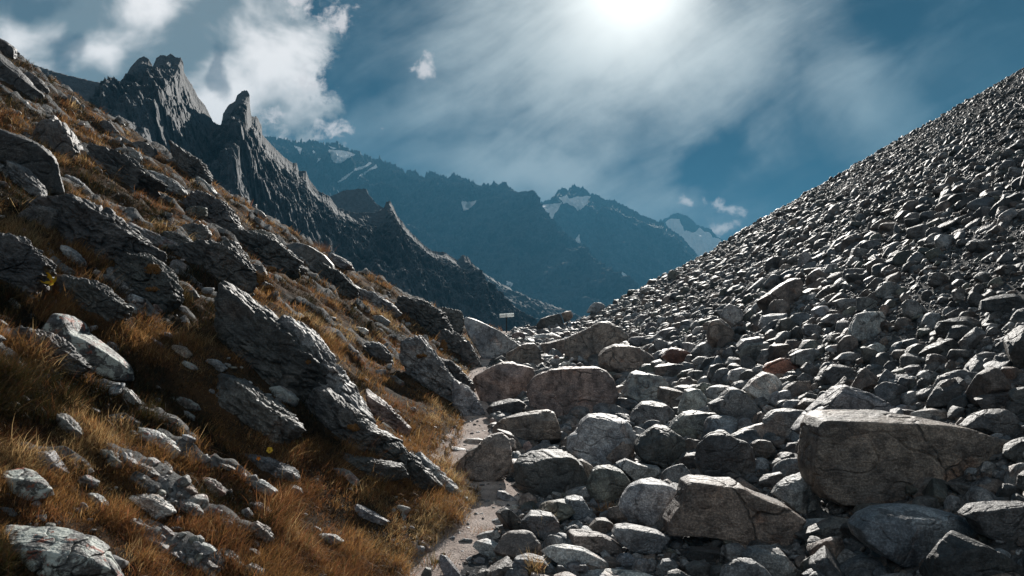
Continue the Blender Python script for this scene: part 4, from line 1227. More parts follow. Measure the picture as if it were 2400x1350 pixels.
def sown_outcrops():
    """more beds of rock breaking through the turf, long side down the fall line"""
    rs = np.random.RandomState(77)
    k = 0
    tries = 0
    while k < 40 and tries < 900:
        tries += 1
        cx, cy = rs.uniform(5, 1000), rs.uniform(150, 1330)
        d = cast(cx, cy)[0]
        if np.isnan(d): continue
        P3 = at_depth(cx, cy, d)
        if P3[0] > path_x(d) - 0.9: continue
        if rocky(np.array([P3[0]]), np.array([P3[1]]))[0] < 0.25 and rs.rand() < .75: continue
        if any(x0 - 12 < cx < x1 + 12 and y0 - 8 < cy < y1 + 8 for _, _, _, (x0, y0, x1, y1) in POLYS): continue
        m = d / F
        a = rs.uniform(0.16, 0.5) * np.interp(d, [5, 30], [0.75, 1.6]) / m / 2
        b = a * rs.uniform(0.2, 0.42)
        th = math.radians(rs.uniform(24, 44))
        pts = []
        for q in range(9):
            t = 2 * math.pi * q / 9 + rs.uniform(-.2, .2)
            r = rs.uniform(.8, 1.15)
            u, v = a * r * math.cos(t), b * r * math.sin(t)
            pts.append((cx + u * math.cos(th) - v * math.sin(th), cy + u * math.sin(th) + v * math.cos(th)))
        L('P', ['grey', 'grey', 'dark', 'dark', 'pale', 'brown'][rs.randint(6)], ' '.join('%.1f,%.1f' % p for p in pts), name='outcrop' if a > 35 else 'stone', lichen=float(rs.choice([0, .3, .5])), crack=2, thick=1.1)
        k += 1


sown_outcrops()
# ------------------------------------------------------------------ loose stones of the slope and valley floor
def protos(level, count, seed):
    rs = np.random.RandomState(seed)
    dirs, faces = ICO[level]
    out = []
    for i in range(count):
        a, d, c = 0.56, 0.60 * rs.uniform(0.5, 0.9), 0.60 * rs.uniform(0.28, 0.68)
        dv = dirs * np.array([a, d, c]); dv /= np.linalg.norm(dv, axis=1)[:, None]
        out.append(rock_shape(dv, rs, None, (a, d, c), None, 13, 34, 0.06, crack=0.9 if level > 3 else 0))
    return np.array(out), faces


def rot_mats(rs, n, flat=1.0):
    """random spin about z, moderate tumbling"""
    a = rs.normal(0, 0.75, n) + np.pi * (rs.rand(n) < .5); b = rs.normal(0, 0.42 * flat, n); c = rs.normal(0, 0.45 * flat, n)
    ca, sa, cb, sb, cc, sc = np.cos(a), np.sin(a), np.cos(b), np.sin(b), np.cos(c), np.sin(c)
    Rz = np.stack([ca, -sa, 0 * a, sa, ca, 0 * a, 0 * a, 0 * a, 1 + 0 * a], -1).reshape(n, 3, 3)
    Rx = np.stack([1 + 0 * a, 0 * a, 0 * a, 0 * a, cb, -sb, 0 * a, sb, cb], -1).reshape(n, 3, 3)
    Ry = np.stack([cc, 0 * a, sc, 0 * a, 1 + 0 * a, 0 * a, -sc, 0 * a, cc], -1).reshape(n, 3, 3)
    return Ry @ Rx @ Rz


def covered(x, y, z, shrink=0.93):
    """points that fall inside a traced boulder's body"""
    px, py = project(np.stack([x, y, z], -1))
    hid = np.zeros(len(px), bool)
    for P, D0, hd, (x0, y0, x1, y1) in POLYS:
        c = (px > x0) & (px < x1) & (py > y0) & (py < y1) & (y > D0 - 0.9 * hd) & (y < D0 + 1.9 * hd + 0.2)
        if c.any():
            i = np.where(c)[0]
            cen = P.mean(0)
            hid[i[in_poly(px[i], py[i], cen + (P - cen) * shrink)]] = True
    return hid, px, py


TINT_MIX = ['grey', 'grey', 'grey', 'dark', 'dark', 'pale', 'brown', 'brown', 'green', 'blue', 'grey', 'brown']


def build_scree():
    rs = np.random.RandomState(5)
    N = 175000
    # uniform over the wedge of ground that can be seen, plus a margin
    y = 3.5 + 53 * np.sqrt(rs.rand(N * 2)) ** 1.12
    lo = path_x(y) + np.interp(y, [6.5, 14.5, 20, 50], [.42, .6, .4, .3])
    hi = 0.80 * y + 3
    x = lo + (hi - lo) * rs.rand(N * 2)
    keep = rs.rand(N * 2) < np.clip((hi - lo) / (0.8 * 56), 0, 1) / np.clip((y / 56), .12, 1) * 0.9
    x, y = x[keep][:N], y[keep][:N]
    # more stones close to the camera
    M = 9000
    y2 = rs.uniform(4.5, 20, M); x2 = path_x(y2) + 0.5 + rs.rand(M) * (0.8 * y2 + 2 - path_x(y2))
    x, y = np.concatenate([x, x2]), np.concatenate([y, y2])
    n = len(x)
    smin = np.interp(y, [5, 12, 25, 56], [0.055, 0.072, 0.078, 0.085])
    s = np.minimum(smin * (1 - rs.rand(n)) ** (-1 / 2.1), np.interp(y, [5, 14, 56], [0.5, 0.72, 0.62]))
    # smaller gravel at the path's edge
    e = x - path_x(y)
    s = np.where(e < 0.6, s * 0.45, s)
    G = 6000
    y3 = rs.uniform(6.5, 30, G); x3 = path_x(y3) + rs.normal(0, .33, G)
    x, y = np.concatenate([x, x3]), np.concatenate([y, y3])
    s = np.concatenate([s, 0.014 * (1 - rs.rand(G)) ** -.5 * np.interp(y3, [6, 30], [1, 2.2])]); n = len(x)
    s[-G:] = np.minimum(s[-G:], 0.10)
    slope_patch = fbm(np.stack([x * 0.10, y * 0.10, 0 * x], -1), 3)
    s = s * (1 + 0.8 * slope_patch) * np.interp(x - 0.15 * y, [2, 10, 24], [1.1, 0.82, 0.6])
    z = height(x, y) + s * rs.uniform(-0.12, 0.22, n)
    hid, px, py = covered(x, y, z)
    ok = ~hid & (px > -500) & (px < 2950) & (py < 1800)
    x, y, z, s, px, py = [q[ok] for q in (x, y, z, s, px, py)]
    n = len(x)
    wpx = s / y * F
    Rm = rot_mats(rs, n)
    # on the slope the stones lie along it
    k = 0.53 * sstep(x - 4, 0, 2)
    ck, sk = np.cos(k), np.sin(k)
    Rs = np.zeros((n, 3, 3)); Rs[:, 0, 0] = ck; Rs[:, 0, 2] = -sk; Rs[:, 2, 0] = sk; Rs[:, 2, 2] = ck; Rs[:, 1, 1] = 1
    Rm = Rs @ Rm
    tn = rs.randint(0, len(TINT_MIX), n)
    tcol = np.array([TINTS[t] for t in TINT_MIX])[tn] * rs.uniform(0.45, 1.0, n)[:, None]
    tcol = tcol * np.interp(x - 0.1 * y, [3, 9, 22], [1.1, 0.85, 0.6])[:, None]      # upper slope tinted darker: its weaker grazing sunlight is put into the colour
    # the largest in view become stones of their own
    vis = (px > 10) & (px < 2390) & (py > 150) & (py < 1330)
    order = np.argsort(-wpx * vis)
    single = np.zeros(n, bool)
    single[order[:120]] = True
    pr, fc = protos(4, 30, 21)
    for j, i in enumerate(order[:120]):
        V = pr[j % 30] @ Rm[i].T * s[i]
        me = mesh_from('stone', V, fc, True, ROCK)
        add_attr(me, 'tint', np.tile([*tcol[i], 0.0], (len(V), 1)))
        o = link('stone', me, loc=(x[i], y[i], z[i]))
        qx, qy = project(V + np.array([x[i], y[i], z[i]]))
        ROCKS.append(dict(o=o, px=px[i], py=py[i], w=np.ptp(qx), h=np.ptp(qy), tint=TINT_MIX[tn[i]], label=None, name='stone', cat=None, side='right', lichen=0))
    AV, AF, AC = [], [], []
    base = 0
    lod = np.where(wpx > 75, 4, np.where(wpx > 36, 3, np.where(wpx > 15, 2, np.where(wpx > 7, 1, 0))))
    for L_ in (0, 1, 2, 3, 4):
        pr, fc = protos(L_, 40, 90 + L_)
        idx = np.where((lod == L_) & ~single)[0]
        which = rs.randint(0, 40, len(idx))
        V = np.einsum('nij,nvj->nvi', Rm[idx], pr[which]) * s[idx][:, None, None] + np.stack([x[idx], y[idx], z[idx]], -1)[:, None, :]
        m = V.shape[1]
        AV.append(V.reshape(-1, 3))
        AF.append((fc[None] + (base + np.arange(len(idx)) * m)[:, None, None]).reshape(-1, 3))
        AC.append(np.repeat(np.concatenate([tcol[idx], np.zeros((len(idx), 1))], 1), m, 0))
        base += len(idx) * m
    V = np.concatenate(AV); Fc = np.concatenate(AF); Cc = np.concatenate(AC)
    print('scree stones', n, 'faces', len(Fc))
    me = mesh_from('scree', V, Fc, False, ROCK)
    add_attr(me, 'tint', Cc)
    link('scree', me, kind='stuff', label='countless small grey stones covering the right slope and the gaps between boulders', cat='scree')


# ------------------------------------------------------------------ grass
GC = np.array([(0.27, 0.12, 0.045), (0.38, 0.20, 0.07), (0.55, 0.38, 0.18), (0.17, 0.075, 0.03), (0.09, 0.08, 0.025), (0.36, 0.14, 0.07)])


def blades(root, L_, lean, rs, width, col, seg=3):
    """root (n,3), L_ (n,), lean (n,3) horizontal/downward bend -> verts, faces, colours of tapering bent ribbons"""
    n = len(root)
    side = np.stack([rs.normal(size=n), rs.normal(size=n) * 0.5, 0 * L_], -1)
    side /= np.linalg.norm(side, axis=1)[:, None]
    up = np.stack([rs.normal(0, .22, n), rs.normal(0, .22, n), np.ones(n)], -1)
    V = np.zeros((n, 2 * seg + 1, 3))
    for k in range(seg + 1):
        t = k / seg
        p = root + (up * t * (1 - 0.25 * t * np.linalg.norm(lean, axis=1)[:, None]) + lean * t * t) * L_[:, None]
        if k < seg:
            w = width * (1 - 0.75 * t) * 0.5
            V[:, 2 * k] = p - side * w[:, None]; V[:, 2 * k + 1] = p + side * w[:, None]
        else:
            V[:, 2 * k] = p
    f = []
    for k in range(seg - 1):
        a = 2 * k
        f += [(a, a + 1, a + 3), (a, a + 3, a + 2)]
    f.append((2 * seg - 2, 2 * seg - 1, 2 * seg))
    m = 2 * seg + 1
    Fc = (np.array(f)[None] + (np.arange(n) * m)[:, None, None]).reshape(-1, 3)
    return V.reshape(-1, 3), Fc, np.repeat(np.concatenate([col, np.ones((n, 1))], 1), m, 0)


def build_grass():
    rs = np.random.RandomState(3)
    N = 90000
    qx = rs.uniform(-350, 1260, N); qy = rs.uniform(40, 1520, N)
    D = cast(qx, qy)
    ok = ~np.isnan(D)
    qx, qy, D = qx[ok], qy[ok], D[ok]
    P = at_depth(qx, qy, D)
    x, y, z = P.T
    ok = (x < path_x(y) - 0.28) & (y < 52)
    x, y, z = x[ok], y[ok], z[ok]
    z = height(x, y)
    dens = fbm(np.stack([x * 0.9, y * 0.55, 0 * x + 3], -1), 4, 0.6)
    rkv = rocky(x, y)
    ok = (dens > rs.uniform(-0.50, 0.06, len(x))) & (rkv < rs.uniform(0.15, 0.9, len(x)))
    x, y, z, dens = x[ok], y[ok], z[ok], dens[ok]
    hid, px, py = covered(x, y, z + 0.03, 0.74)
    x, y, z, dens, px, py = [q[~hid] for q in (x, y, z, dens, px, py)]
    n = len(x)
    nb = 13
    hue = fbm(np.stack([x * 0.55 + 9, y * 0.4, 0 * x], -1), 3, 0.6)
    base = np.clip(((hue + 0.45) * 3.2).astype(int), 0, 3)
    strawp = fbm(np.stack([x * 0.9 + 20, y * 0.7, 0 * x], -1), 3, 0.6) > 0.16
    base = np.where(strawp, np.where(rs.rand(n) < .5, 2, 1), base)
    heath_shade = fbm(np.stack([x * 0.30 + 50, y * 0.35, 0 * x], -1), 4, 0.6) + 0.08 * sstep(px, 900, 100)  # dark undergrowth patches that also put shaded zones of the slope into blade colour
    shade = np.where(heath_shade > 0.09, 0.38, 1.0)
    base = np.where(heath_shade > 0.09, 4, base)
    T = np.repeat(np.arange(n), nb)
    m = len(T)
    sc = np.interp(y, [4, 12, 40], [1.0, 1.25, 1.7])
    spread = 0.05 * sc
    root = np.stack([x[T] + rs.normal(0, 1, m) * spread[T], y[T] + rs.normal(0, 1, m) * spread[T], z[T] - 0.01], -1)
    root[:, 2] = z[T] - 0.65 * (root[:, 0] - x[T]) - 0.015
    Ln = (0.055 + 0.145 * np.clip(dens[T] + 0.25, 0, 1)) * rs.uniform(0.5, 1.35, m) * sc[T]
    tus = fbm(np.stack([x * 2.4, y * 1.7, 0 * x + 7], -1), 2)
    tusk = 0.62 + 0.95 * sstep(tus, -0.15, 0.3)
    Ln = Ln * tusk[T]
    tuft_lean = np.stack([rs.normal(0.45, .35, n), rs.normal(-0.15, .35, n), rs.normal(-0.25, .2, n)], -1)
    lean = tuft_lean[T] + rs.normal(0, .33, (m, 3))
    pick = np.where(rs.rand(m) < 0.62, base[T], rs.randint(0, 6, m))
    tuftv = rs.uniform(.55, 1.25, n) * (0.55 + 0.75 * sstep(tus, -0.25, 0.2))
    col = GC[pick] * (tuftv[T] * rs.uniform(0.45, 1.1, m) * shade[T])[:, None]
    wd = np.interp(y, [4, 10, 40], [0.0045, 0.007, 0.022])[T] * rs.uniform(.7, 1.3, m)
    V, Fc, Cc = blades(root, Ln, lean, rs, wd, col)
    print('blades', m)
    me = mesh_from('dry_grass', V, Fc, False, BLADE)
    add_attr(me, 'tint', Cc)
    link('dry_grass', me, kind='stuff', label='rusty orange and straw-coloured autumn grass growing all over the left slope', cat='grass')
    # scattered stubs of stone between the tufts
    N = 5600
    qx = rs.uniform(-350, 1200, N); qy = rs.uniform(60, 1500, N)
    D = cast(qx, qy); ok = ~np.isnan(D)
    P = at_depth(qx[ok], qy[ok], D[ok]); x, y, z = P.T
    ok = (x < path_x(y) - 0.1) & (y < 50); x, y, z = x[ok], y[ok], z[ok]
    hid, px, py = covered(x, y, z + .02)
    x, y, z = x[~hid], y[~hid], z[~hid]
    n = len(x)
    rk = fbm(np.stack([x * 0.5 + 70, y * 0.5, 0 * x], -1), 3)
    ok = rk + 0.9 * rocky(x, y) > rs.uniform(-0.1, 0.8, n)
    x, y, z = x[ok], y[ok], z[ok]; n = len(x)
    s = (0.025 + 0.05 * rs.rand(n) ** 2) * np.interp(y, [4, 40], [1, 5]) * (1 - rs.rand(n)) ** -0.33
    s = np.minimum(s, 0.09 * y ** .5)
    pr, fc = protos(2, 40, 401)
    Rm = rot_mats(rs, n)
    V = np.einsum('nij,nvj->nvi', Rm, pr[rs.randint(0, 40, n)]) * s[:, None, None] + np.stack([x, y, z], -1)[:, None]
    tn = rs.randint(0, len(TINT_MIX), n)
    tcol = np.array([TINTS[t] for t in TINT_MIX])[tn] * rs.uniform(0.8, 1.5, n)[:, None]
    me = mesh_from('rubble', V.reshape(-1, 3), (fc[None] + (np.arange(n) * pr.shape[1])[:, None, None]).reshape(-1, 3), False, ROCK)
    add_attr(me, 'tint', np.repeat(np.concatenate([tcol, 0.4 * rs.rand(n, 1)], 1), pr.shape[1], 0))
    link('rubble', me, kind='stuff', label='small broken stones strewn between the grass tufts of the left slope', cat='rubble')


def grass_tuft(px, py, label, seed, nb=160, h=0.3, spread=0.09, col=2, dd=0.0, group=None):
    rs = np.random.RandomState(seed)
    d = ground_depth(px, py) + dd
    c = at_depth(px, py, d)
    root = np.stack([rs.normal(0, spread, nb), rs.normal(0, spread, nb), np.full(nb, -0.03)], -1)
    lean = np.stack([root[:, 0] / spread * .22, root[:, 1] / spread * .22, rs.normal(-.15, .12, nb)], -1) + rs.normal(0, .15, (nb, 3))
    V, Fc, Cc = blades(root, h * rs.uniform(.45, 1.1, nb), lean, rs, np.full(nb, 0.007), GC[np.where(rs.rand(nb) < .6, col, rs.randint(0, 6, nb))] * rs.uniform(.7, 1.3, nb)[:, None])
    me = mesh_from('grass_tuft', V, Fc, False, BLADE); add_attr(me, 'tint', Cc)
    link('grass_tuft', me, loc=tuple(c), label=label, cat='grass tuft', group=group)


MOSS = plain_mat('orange_moss', (0.13, 0.06, 0.014), 0.95, 0.5, 60)
YELLOW = plain_mat('yellow_petal', (0.75, 0.46, 0.02), 0.5, 0.15)
ORANGE = plain_mat('orange_bud', (0.70, 0.24, 0.02), 0.5, 0.15)
STEM = plain_mat('plant_stem', (0.16, 0.12, 0.04), 0.7, 0.2)


def surface_depth(px, py):
    """depth of the nearest built surface behind a point of the view"""
    dx, dy, dz = ray(px, py)
    v = Vector((float(dx), float(dy), float(dz))).normalized()
    hit, loc, *_ = SC.ray_cast(DG, Vector((0, 0, CAMZ)), v)
    return loc.y if hit else ground_depth(px, py)


bpy.context.view_layer.update()
DG = bpy.context.evaluated_depsgraph_get()


def moss_cushion(px, py, w, h, label, dd=-0.25, tiltx=0.0):
    rs = np.random.RandomState(int(px))
    d = surface_depth(px, py + h * .2)
    m = d / F
    w, h = w * .8, h * .8
    c = at_depth(px, py, d + 0.17 * w * m)
    dirs, faces = ICO[5]
    V = dirs * np.array([w / 2 * m, w * .3 * m, h / 2 * m])
    q = V / (w * m)
    V = V * (1 + 0.55 * fbm(q * 3 + px, 3))[:, None] * (1 + 0.10 * fbm(q * 22, 3))[:, None]
    V[:, 2] -= tiltx * V[:, 0]
    me = mesh_from('moss_cushion', V, faces, True, MOSS)
    link('moss_cushion', me, loc=tuple(c), label=label, cat='moss', group='moss cushions on the rock ribs')


def tube(pts, r0, r1, sides=6):
    pts = np.asarray(pts, float); n = len(pts)
    V = []
    for i, p in enumerate(pts):
        t = pts[min(i + 1, n - 1)] - pts[max(i - 1, 0)]; t /= np.linalg.norm(t)
        a = np.cross(t, (0.3, 1, 0.1)); a /= np.linalg.norm(a); b = np.cross(t, a)
        r = r0 + (r1 - r0) * i / (n - 1)
        for k in range(sides):
            an = 2 * math.pi * k / sides
            V.append(p + r * (math.cos(an) * a + math.sin(an) * b))
    Fc = [(i * sides + k, i * sides + (k + 1) % sides, (i + 1) * sides + (k + 1) % sides, (i + 1) * sides + k) for i in range(n - 1) for k in range(sides)]
    return np.array(V), np.array(Fc)


def petal(an, ln, wd, cup, face):
    """one curved petal, thin but bent, as a small grid"""
    f = np.asarray(face, float); f /= np.linalg.norm(f)
    a = np.cross(f, (0, 0, 1.0)); a /= np.linalg.norm(a); b = np.cross(f, a)
    u = math.cos(an) * a + math.sin(an) * b
    v = np.cross(f, u)
    V = []
    for i in range(6):
        t = i / 5
        w = wd * math.sin(math.pi * min(1, 0.12 + 0.78 * t)) ** 0.7
        for j in range(5):
            s = (j / 4 - .5) * 2
            V.append(u * ln * t + v * w * s * .5 + f * (cup * t * t * ln - .15 * wd * s * s))
    return np.array(V), grid_faces(6, 5)


def flower(px, py, size, label, dd=-0.35, mat=None, npet=5, bud=False, cat='flower'):
    d = surface_depth(px, py) - 0.06
    c = at_depth(px, py, d)
    root = bpy.data.objects.new('flower', None); SC.collection.objects.link(root)
    base = c - np.array([0.01, -0.02, 0.16])
    root.location = base; root['label'] = label; root['category'] = cat
    top = c - base
    V, Fc = tube([(0, 0, -.12), (0.004, 0, .04), tuple(top * 0.7 + np.array([.01, 0, 0])), tuple(top)], .0025, .0016)
    link('stem', mesh_from('stem', V, Fc, True, STEM), root)
    face = (0.25, -0.95, 0.25)
    for i in range(npet):
        V, Fc = petal(2 * math.pi * i / npet + .3, size * (.5 if not bud else .6), size * (.5 if not bud else .35), .25 if not bud else 1.2, face)
        link('petal', mesh_from('petal', V + top, Fc, True, mat or YELLOW), root)
    dv, fc = ICO[2]
    link('flower_centre', mesh_from('flower_centre', dv * size * .10 + top, fc, True, ORANGE), root)


def build_signpost():
    Y = 47.0
    a = at_depth(1187, 768, Y)
    top = at_depth(1187, 739, Y)[2] - a[2]
    wm = 34 / F * Y; hm = 9 / F * Y
    root = bpy.data.objects.new('signpost', None); SC.collection.objects.link(root)
    root.location = a; root['label'] = 'small white sign board with black lettering on a dark post, standing at the col'; root['category'] = 'sign'
    metal = plain_mat('dark_post', (0.02, 0.022, 0.025), 0.5, .2)
    white = plain_mat('painted_board', (0.8, 0.82, 0.82), 0.6, .06, 6)
    nt_ = white.node_tree; pb = [q for q in nt_.nodes if q.type == 'BSDF_PRINCIPLED'][0]; ou = [q for q in nt_.nodes if q.type == 'OUTPUT_MATERIAL'][0]
    tl = nt_.nodes.new('ShaderNodeBsdfTranslucent'); tl.inputs[0].default_value = (.85, .88, .88, 1); ms = nt_.nodes.new('ShaderNodeMixShader'); ms.inputs[0].default_value = .6
    nt_.links.new(pb.outputs[0], ms.inputs[1]); nt_.links.new(tl.outputs[0], ms.inputs[2]); nt_.links.new(ms.outputs[0], ou.inputs[0])
    ink = plain_mat('sign_lettering', (0.05, 0.055, 0.06), 0.6, .1)
    V, Fc = tube([(0, 0.03, -0.5), (0, 0.03, top * .5), (0, 0.03, top + hm * .35)], .045, .045, 8)
    link('post', mesh_from('post', V, Fc, False, metal), root)
    def slab(w, h, t, cx, cz, cy):
        v = np.array([(sx * w / 2, sy * t / 2, sz * h / 2) for sx in (-1, 1) for sy in (-1, 1) for sz in (-1, 1)]) + np.array([cx, cy, cz])
        f = np.array([(0, 1, 3, 2), (4, 6, 7, 5), (0, 4, 5, 1), (2, 3, 7, 6), (0, 2, 6, 4), (1, 5, 7, 3)])
        return v, f
    v, f = slab(wm, hm, .02, .02, top, -.035)
    ang = math.radians(3.5)
    def tilt(v):
        v = v.copy(); x = v[:, 0].copy(); z = v[:, 2] - top
        v[:, 0] = x * math.cos(ang) - z * math.sin(ang); v[:, 2] = x * math.sin(ang) + z * math.cos(ang) + top
        return v
    link('board', mesh_from('board', tilt(v), f, False, white), root)
    for txt, x0, wd in (('КОММБЕЛ', -.5 * wm + .04, .42 * wm), ('ТЮВОУРИИ', .0 * wm + .04, .47 * wm)):
        cu = bpy.data.curves.new('lettering', 'FONT')
        cu.body = txt; cu.size = hm * .72; cu.extrude = .002
        cu.offset = 0.0035
        to = bpy.data.objects.new('tmp', cu); SC.collection.objects.link(to)
        bpy.context.view_layer.update()
        tm = bpy.data.meshes.new_from_object(to.evaluated_get(bpy.context.evaluated_depsgraph_get()))
        co = np.zeros(len(tm.vertices) * 3); tm.vertices.foreach_get('co', co); co = co.reshape(-1, 3)
        bpy.data.objects.remove(to)
        co[:, 0] = co[:, 0] / np.ptp(co[:, 0]) * wd + x0
        h = np.ptp(co[:, 1])
        w3 = np.stack([co[:, 0], -.05 - co[:, 2], (co[:, 1] - co[:, 1].min()) / h * hm * .5 - hm * .25 + top], -1)
        w3 = tilt(w3)
        tm.vertices.foreach_set('co', w3.astype(np.float32).ravel()); tm.update()
        tm.name = 'lettering'; tm.materials.clear(); tm.materials.append(ink)
        link('lettering', tm, root)


def build_cairn():
    fb = [r for r in ROCKS if r['label'] and 'flat-topped pinkish' in r['label']][0]
    i = ROCKS.index(fb)
    _, D0, hd, _b = POLYS[i]
    dep = D0 - hd * 0.1
    kw = dict(name='stone', depth=None, thick=.9, front=False, nplanes=6)
    for tint, pts, lab in (
        ('pale', '1289,853 1291,846 1296,841 1303,839 1310,840 1313,845 1312,853 1306,857 1294,858', 'rounded stone at the base of the little cairn on the flat-topped boulder'),
        ('pink', '1296,839 1300,834 1305,833 1312,838 1309,841 1300,841', 'thin capstone of the little cairn on the flat-topped boulder'),
        ('grey', '1292,861 1297,856 1303,855 1311,860 1306,863 1295,864', 'small grey stone under the front of the little cairn'),
        ('white', '1334,845 1338,839 1343,838 1345,841 1341,845 1336,847', 'pale knobbly stone balanced highest right of the little cairn'),
        ('white', '1329,853 1330,848 1334,846 1337,849 1334,855 1331,858', 'pale upright stone under the knobbly one right of the cairn'),
        ('white', '1313,855 1318,849 1323,848 1329,852 1328,857 1318,858', 'pale stone between the cairn and the upright white stone'),
        ('pale', '1337,857 1339,852 1344,851 1350,854 1350,858 1343,860', 'small grey stone right of the white upright stone'),
        ('brown', '1348,858 1353,852 1359,849 1366,853 1370,857 1360,860', 'low brown stone farthest right on top of the flat-topped boulder'),
        ('pale', '1272,868 1274,863 1281,861 1288,862 1287,867 1278,870', 'small grey stone lying left of the little cairn')):
        ox = boulder('P', tint, pts, lab, name='stone', thick=1.1, front=False, nplanes=4, depth=dep, keep=True)


flower(632, 1055, 0.085, 'yellow five-petalled flower blooming in the orange grass of the lower left', -0.3)
flower(606, 1075, 0.05, 'small orange bud just below and left of the yellow flower', -0.25, ORANGE, 5, True)
flower(120, 660, 0.16, 'upright plant with yellow-orange leaves near the left edge', -0.3, YELLOW, 4, True, 'plant')
flower(134, 688, 0.07, 'small orange leaf below the yellow-leaved plant near the left edge', -0.3, ORANGE, 4, True, 'plant')
for a in [(635, 633, 30, 20, 'orange moss cushion highest on the rib beside the dark boulders', -.35), (605, 655, 34, 40, 'steep orange moss strip on the dark outcrop below the highest moss cushion', -.35),
          (622, 680, 50, 34, 'broad dark-gold moss cushion hanging over the rock, middle of the slope', -.3), (358, 632, 46, 36, 'orange moss cushion on the jagged pinkish rib', -.3),
          (362, 680, 60, 22, 'long orange moss streak below the cushion of the pinkish rib', -.3), (721, 846, 30, 22, 'lone round moss cushion on the dark face of the massive outcrop', -.9),
          (716, 752, 28, 26, 'rusty moss cushion at the upper right side of the bright rib', -.3), (990, 834, 36, 16, 'orange moss cushion on top of the grooved crag', -.35),
          (1040, 815, 22, 50, 'long moss fringe running down behind the grooved crag', -.3), (829, 1002, 40, 20, 'orange moss arch on the dark rock below the rib', -.5)]:
    moss_cushion(*a)
grass_tuft(1253, 1338, 'straw-coloured upright grass tuft in front of the banded bluish boulder', 1, 140, .30, .05, 2, -.35)
grass_tuft(1428, 1200, 'orange grass tuft in the gap below the pale domed boulder', 2, 200, .22, .10, 1, -.1)
grass_tuft(1270, 1245, 'sparse pale grass stalks against the squat stained boulder', 3, 60, .38, .06, 2, -.25)
grass_tuft(1128, 918, 'orange grass tuft under the left end of the reddish-faced boulder', 4, 200, .22, .14, 1, -.1)
grass_tuft(1130, 1245, 'low orange grass tuft on the right bank of the path', 5, 160, .12, .12, 0, -.05)
grass_tuft(1020, 1322, 'green-brown tuft on the left bank of the path at the bottom', 6, 200, .2, .10, 4, -.05)
grass_tuft(745, 588, 'dark round grass tuft standing on the left skyline', 7, 400, .55, .30, 3, -.1)

build_signpost()
build_cairn()
build_scree()
build_grass()
# ------------------------------------------------------------------ names and descriptions of the rocks
COLW = {'grey': 'grey', 'pale': 'light grey', 'brown': 'brownish', 'pink': 'pinkish', 'dark': 'dark grey', 'red': 'rusty red', 'green': 'greenish grey', 'blue': 'bluish grey', 'black': 'blackish', 'white': 'whitish'}


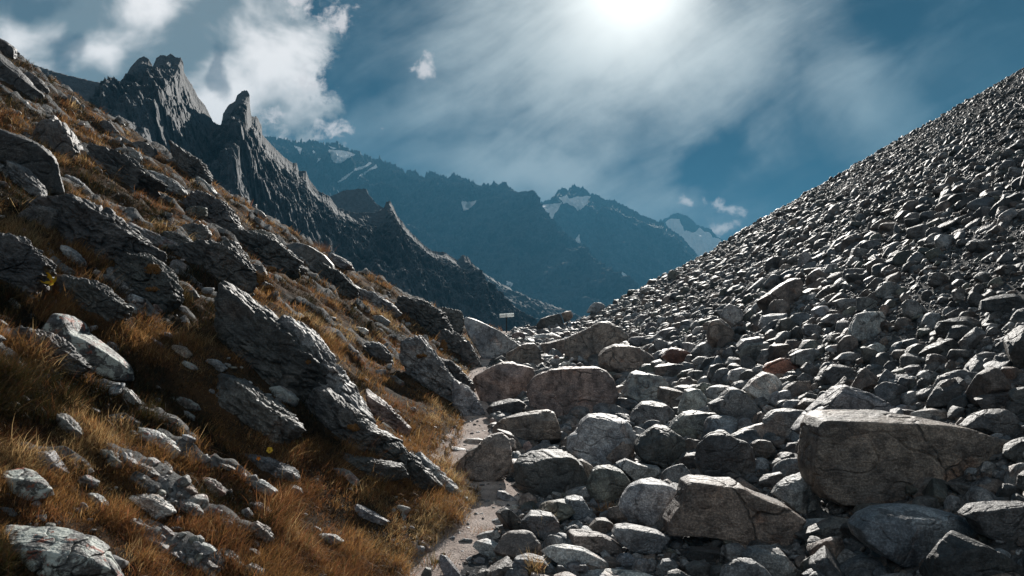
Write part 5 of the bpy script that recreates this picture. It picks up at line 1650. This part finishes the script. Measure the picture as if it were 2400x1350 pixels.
def label_rocks():
    anchors = [r for r in ROCKS if r['label'] and r['w'] > 45]
    short = {}
    for r in ROCKS:
        r['cat'] = {'outcrop': 'rock outcrop', 'flat_rock': 'flat rock', 'stone': 'stone', 'boulder': 'boulder'}[r['name']]
        o = r['o']; o['category'] = r['cat']
        o['group'] = 'rocks lying on the grassy left slope' if r['side'] == 'left' else 'boulders and stones of the valley floor and right slope'
    names = [('below the sign', 'the big pale boulder below the sign'), ('long dark slab tilted', 'the long dark tilted slab'), ('reddish face', 'the reddish-faced boulder'), ('huge flat-topped', 'the flat-topped boulder'),
             ('pale peaked', 'the pale peaked boulder'), ('brilliant white sunlit', 'the white-topped boulder'), ('steep right shoulder', 'the mottled grey boulder'), ('small sunlit triangle', 'the dark boulder with the sunlit triangle'),
             ('tall rounded boulder standing', 'the tall rounded boulder'), ('big grey-green slab', 'the grey-green slab'), ('tall slab with a rough', 'the tall lit slab'), ('pitted pale', 'the pitted pale boulder'), ('square dark', 'the square dark block'),
             ('rust-brown block', 'the rust-brown block'), ('smooth oval', 'the smooth oval boulder'), ('angular brown boulder', 'the angular brown boulder by the path'), ('sunlit crown', 'the dark boulder with the sunlit crown'),
             ('light domed top', 'the domed boulder'), ('notched bright top', 'the notched angular boulder'), ('enormous oblong', 'the enormous oblong boulder'), ('gable-shaped', 'the gable-shaped boulder'), ('rough domed back', 'the broad bluish boulder'),
             ('striated white', 'the striated white slab'), ('squat stained', 'the squat stained boulder'), ('long low whitish', 'the long whitish slab'), ('upright block', 'the upright block'), ('broad grey-brown', 'the broad grey-brown boulder'),
             ('massive dark outcrop', 'the massive dark outcrop'), ('bright crest running', 'the bright rib'), ('steep grooved crag', 'the grooved crag'), ('humped grey outcrop', 'the humped grey outcrop'), ('long bright slab edge', 'the long bright slab edge'),
             ('jagged pinkish rib', 'the jagged pinkish rib'), ('tufts of grass over', 'the big lichen-covered boulder'), ('large smooth dark boulder', 'the smooth dark skyline boulder'), ('two bright leaning', 'the block with two bright faces'),
             ('huge black boulder', 'the huge black boulder'), ('broad striped slab', 'the broad striped slab'), ('rust-red lichen', 'the rust-lichened slab'), ('smooth white pointed', 'the white pointed slab'), ('bottom left corner', 'the bottom left corner boulder'),
             ('huge dark boulder cut', 'the huge dark boulder at the right edge'), ('wide mottled', 'the wide mottled boulder'), ('black boulder with a glint', 'the black boulder in the bottom right corner')]
    anc = []
    for r in ROCKS:
        if r['label']:
            for k, n in names:
                if k in r['label']:
                    anc.append((r, n)); break
    used = set(r['label'] for r in ROCKS if r['label'])
    for r in sorted(ROCKS, key=lambda q: -q['w'] * q['h']):
        if r['label']:
            continue
        size = max(r['w'], r['h'])
        sw = 'large' if size > 120 else 'mid-sized' if size > 65 else 'small' if size > 32 else 'tiny'
        asp = r['w'] / max(r['h'], 1)
        shp = 'flat' if asp > 2.3 else 'upright' if asp < 0.8 else 'elongated' if asp > 1.7 else 'blocky'
        lic = 'lichen-spotted ' if r['lichen'] > .25 else ''
        kind = {'outcrop': 'outcrop', 'flat_rock': 'slab', 'stone': 'stone', 'boulder': 'boulder'}[r['name']]
        cand = sorted(anc, key=lambda a: math.hypot(a[0]['px'] - r['px'], (a[0]['py'] - r['py']) * 1.2) - .3 * a[0]['w'])
        lab = None
        for a, an in cand[:14]:
            if a is r: continue
            dx_, dy_ = r['px'] - a['px'], r['py'] - a['py']
            gx, gy = abs(dx_) - a['w'] / 2 - r['w'] / 2, abs(dy_) - a['h'] / 2 - r['h'] / 2
            far = max(gx, gy)
            near_w = 'just ' if far < 12 else 'a little ' if far < 70 else 'some way ' if far < 200 else 'far '
            sx = 'right of' if dx_ > 0 else 'left of'
            sy = 'below' if dy_ > 0 else 'above'
            ang_ = math.degrees(math.atan2(-dy_, dx_)) % 360
            if ang_ < 25 or ang_ > 335: rel = 'right of'
            elif ang_ < 65: rel = 'above and right of'
            elif ang_ < 115: rel = 'above'
            elif ang_ < 155: rel = 'above and left of'
            elif ang_ < 205: rel = 'left of'
            elif ang_ < 245: rel = 'below and left of'
            elif ang_ < 295: rel = 'below'
            else: rel = 'below and right of'
            t = f"{sw} {shp} {lic}{COLW[r['tint']]} {kind} {near_w}{rel} {an}"
            if t not in used and len(t.split()) <= 16:
                lab = t; break
        if lab is None:
            side = 'right' if r['px'] > 1200 else 'left'
            for k in range(2, 30):
                t = f"{sw} {shp} {COLW[r['tint']]} {kind}, {k}th of its kind outwards from {cand[0][1]}"
                if t not in used: lab = t; break
        used.add(lab)
        r['label'] = lab
    for r in ROCKS:
        if not 4 <= len(r['label'].split()) <= 16: print('BAD LABEL', r['label'])
        r['o']['label'] = r['label']


label_rocks()
build_haze()
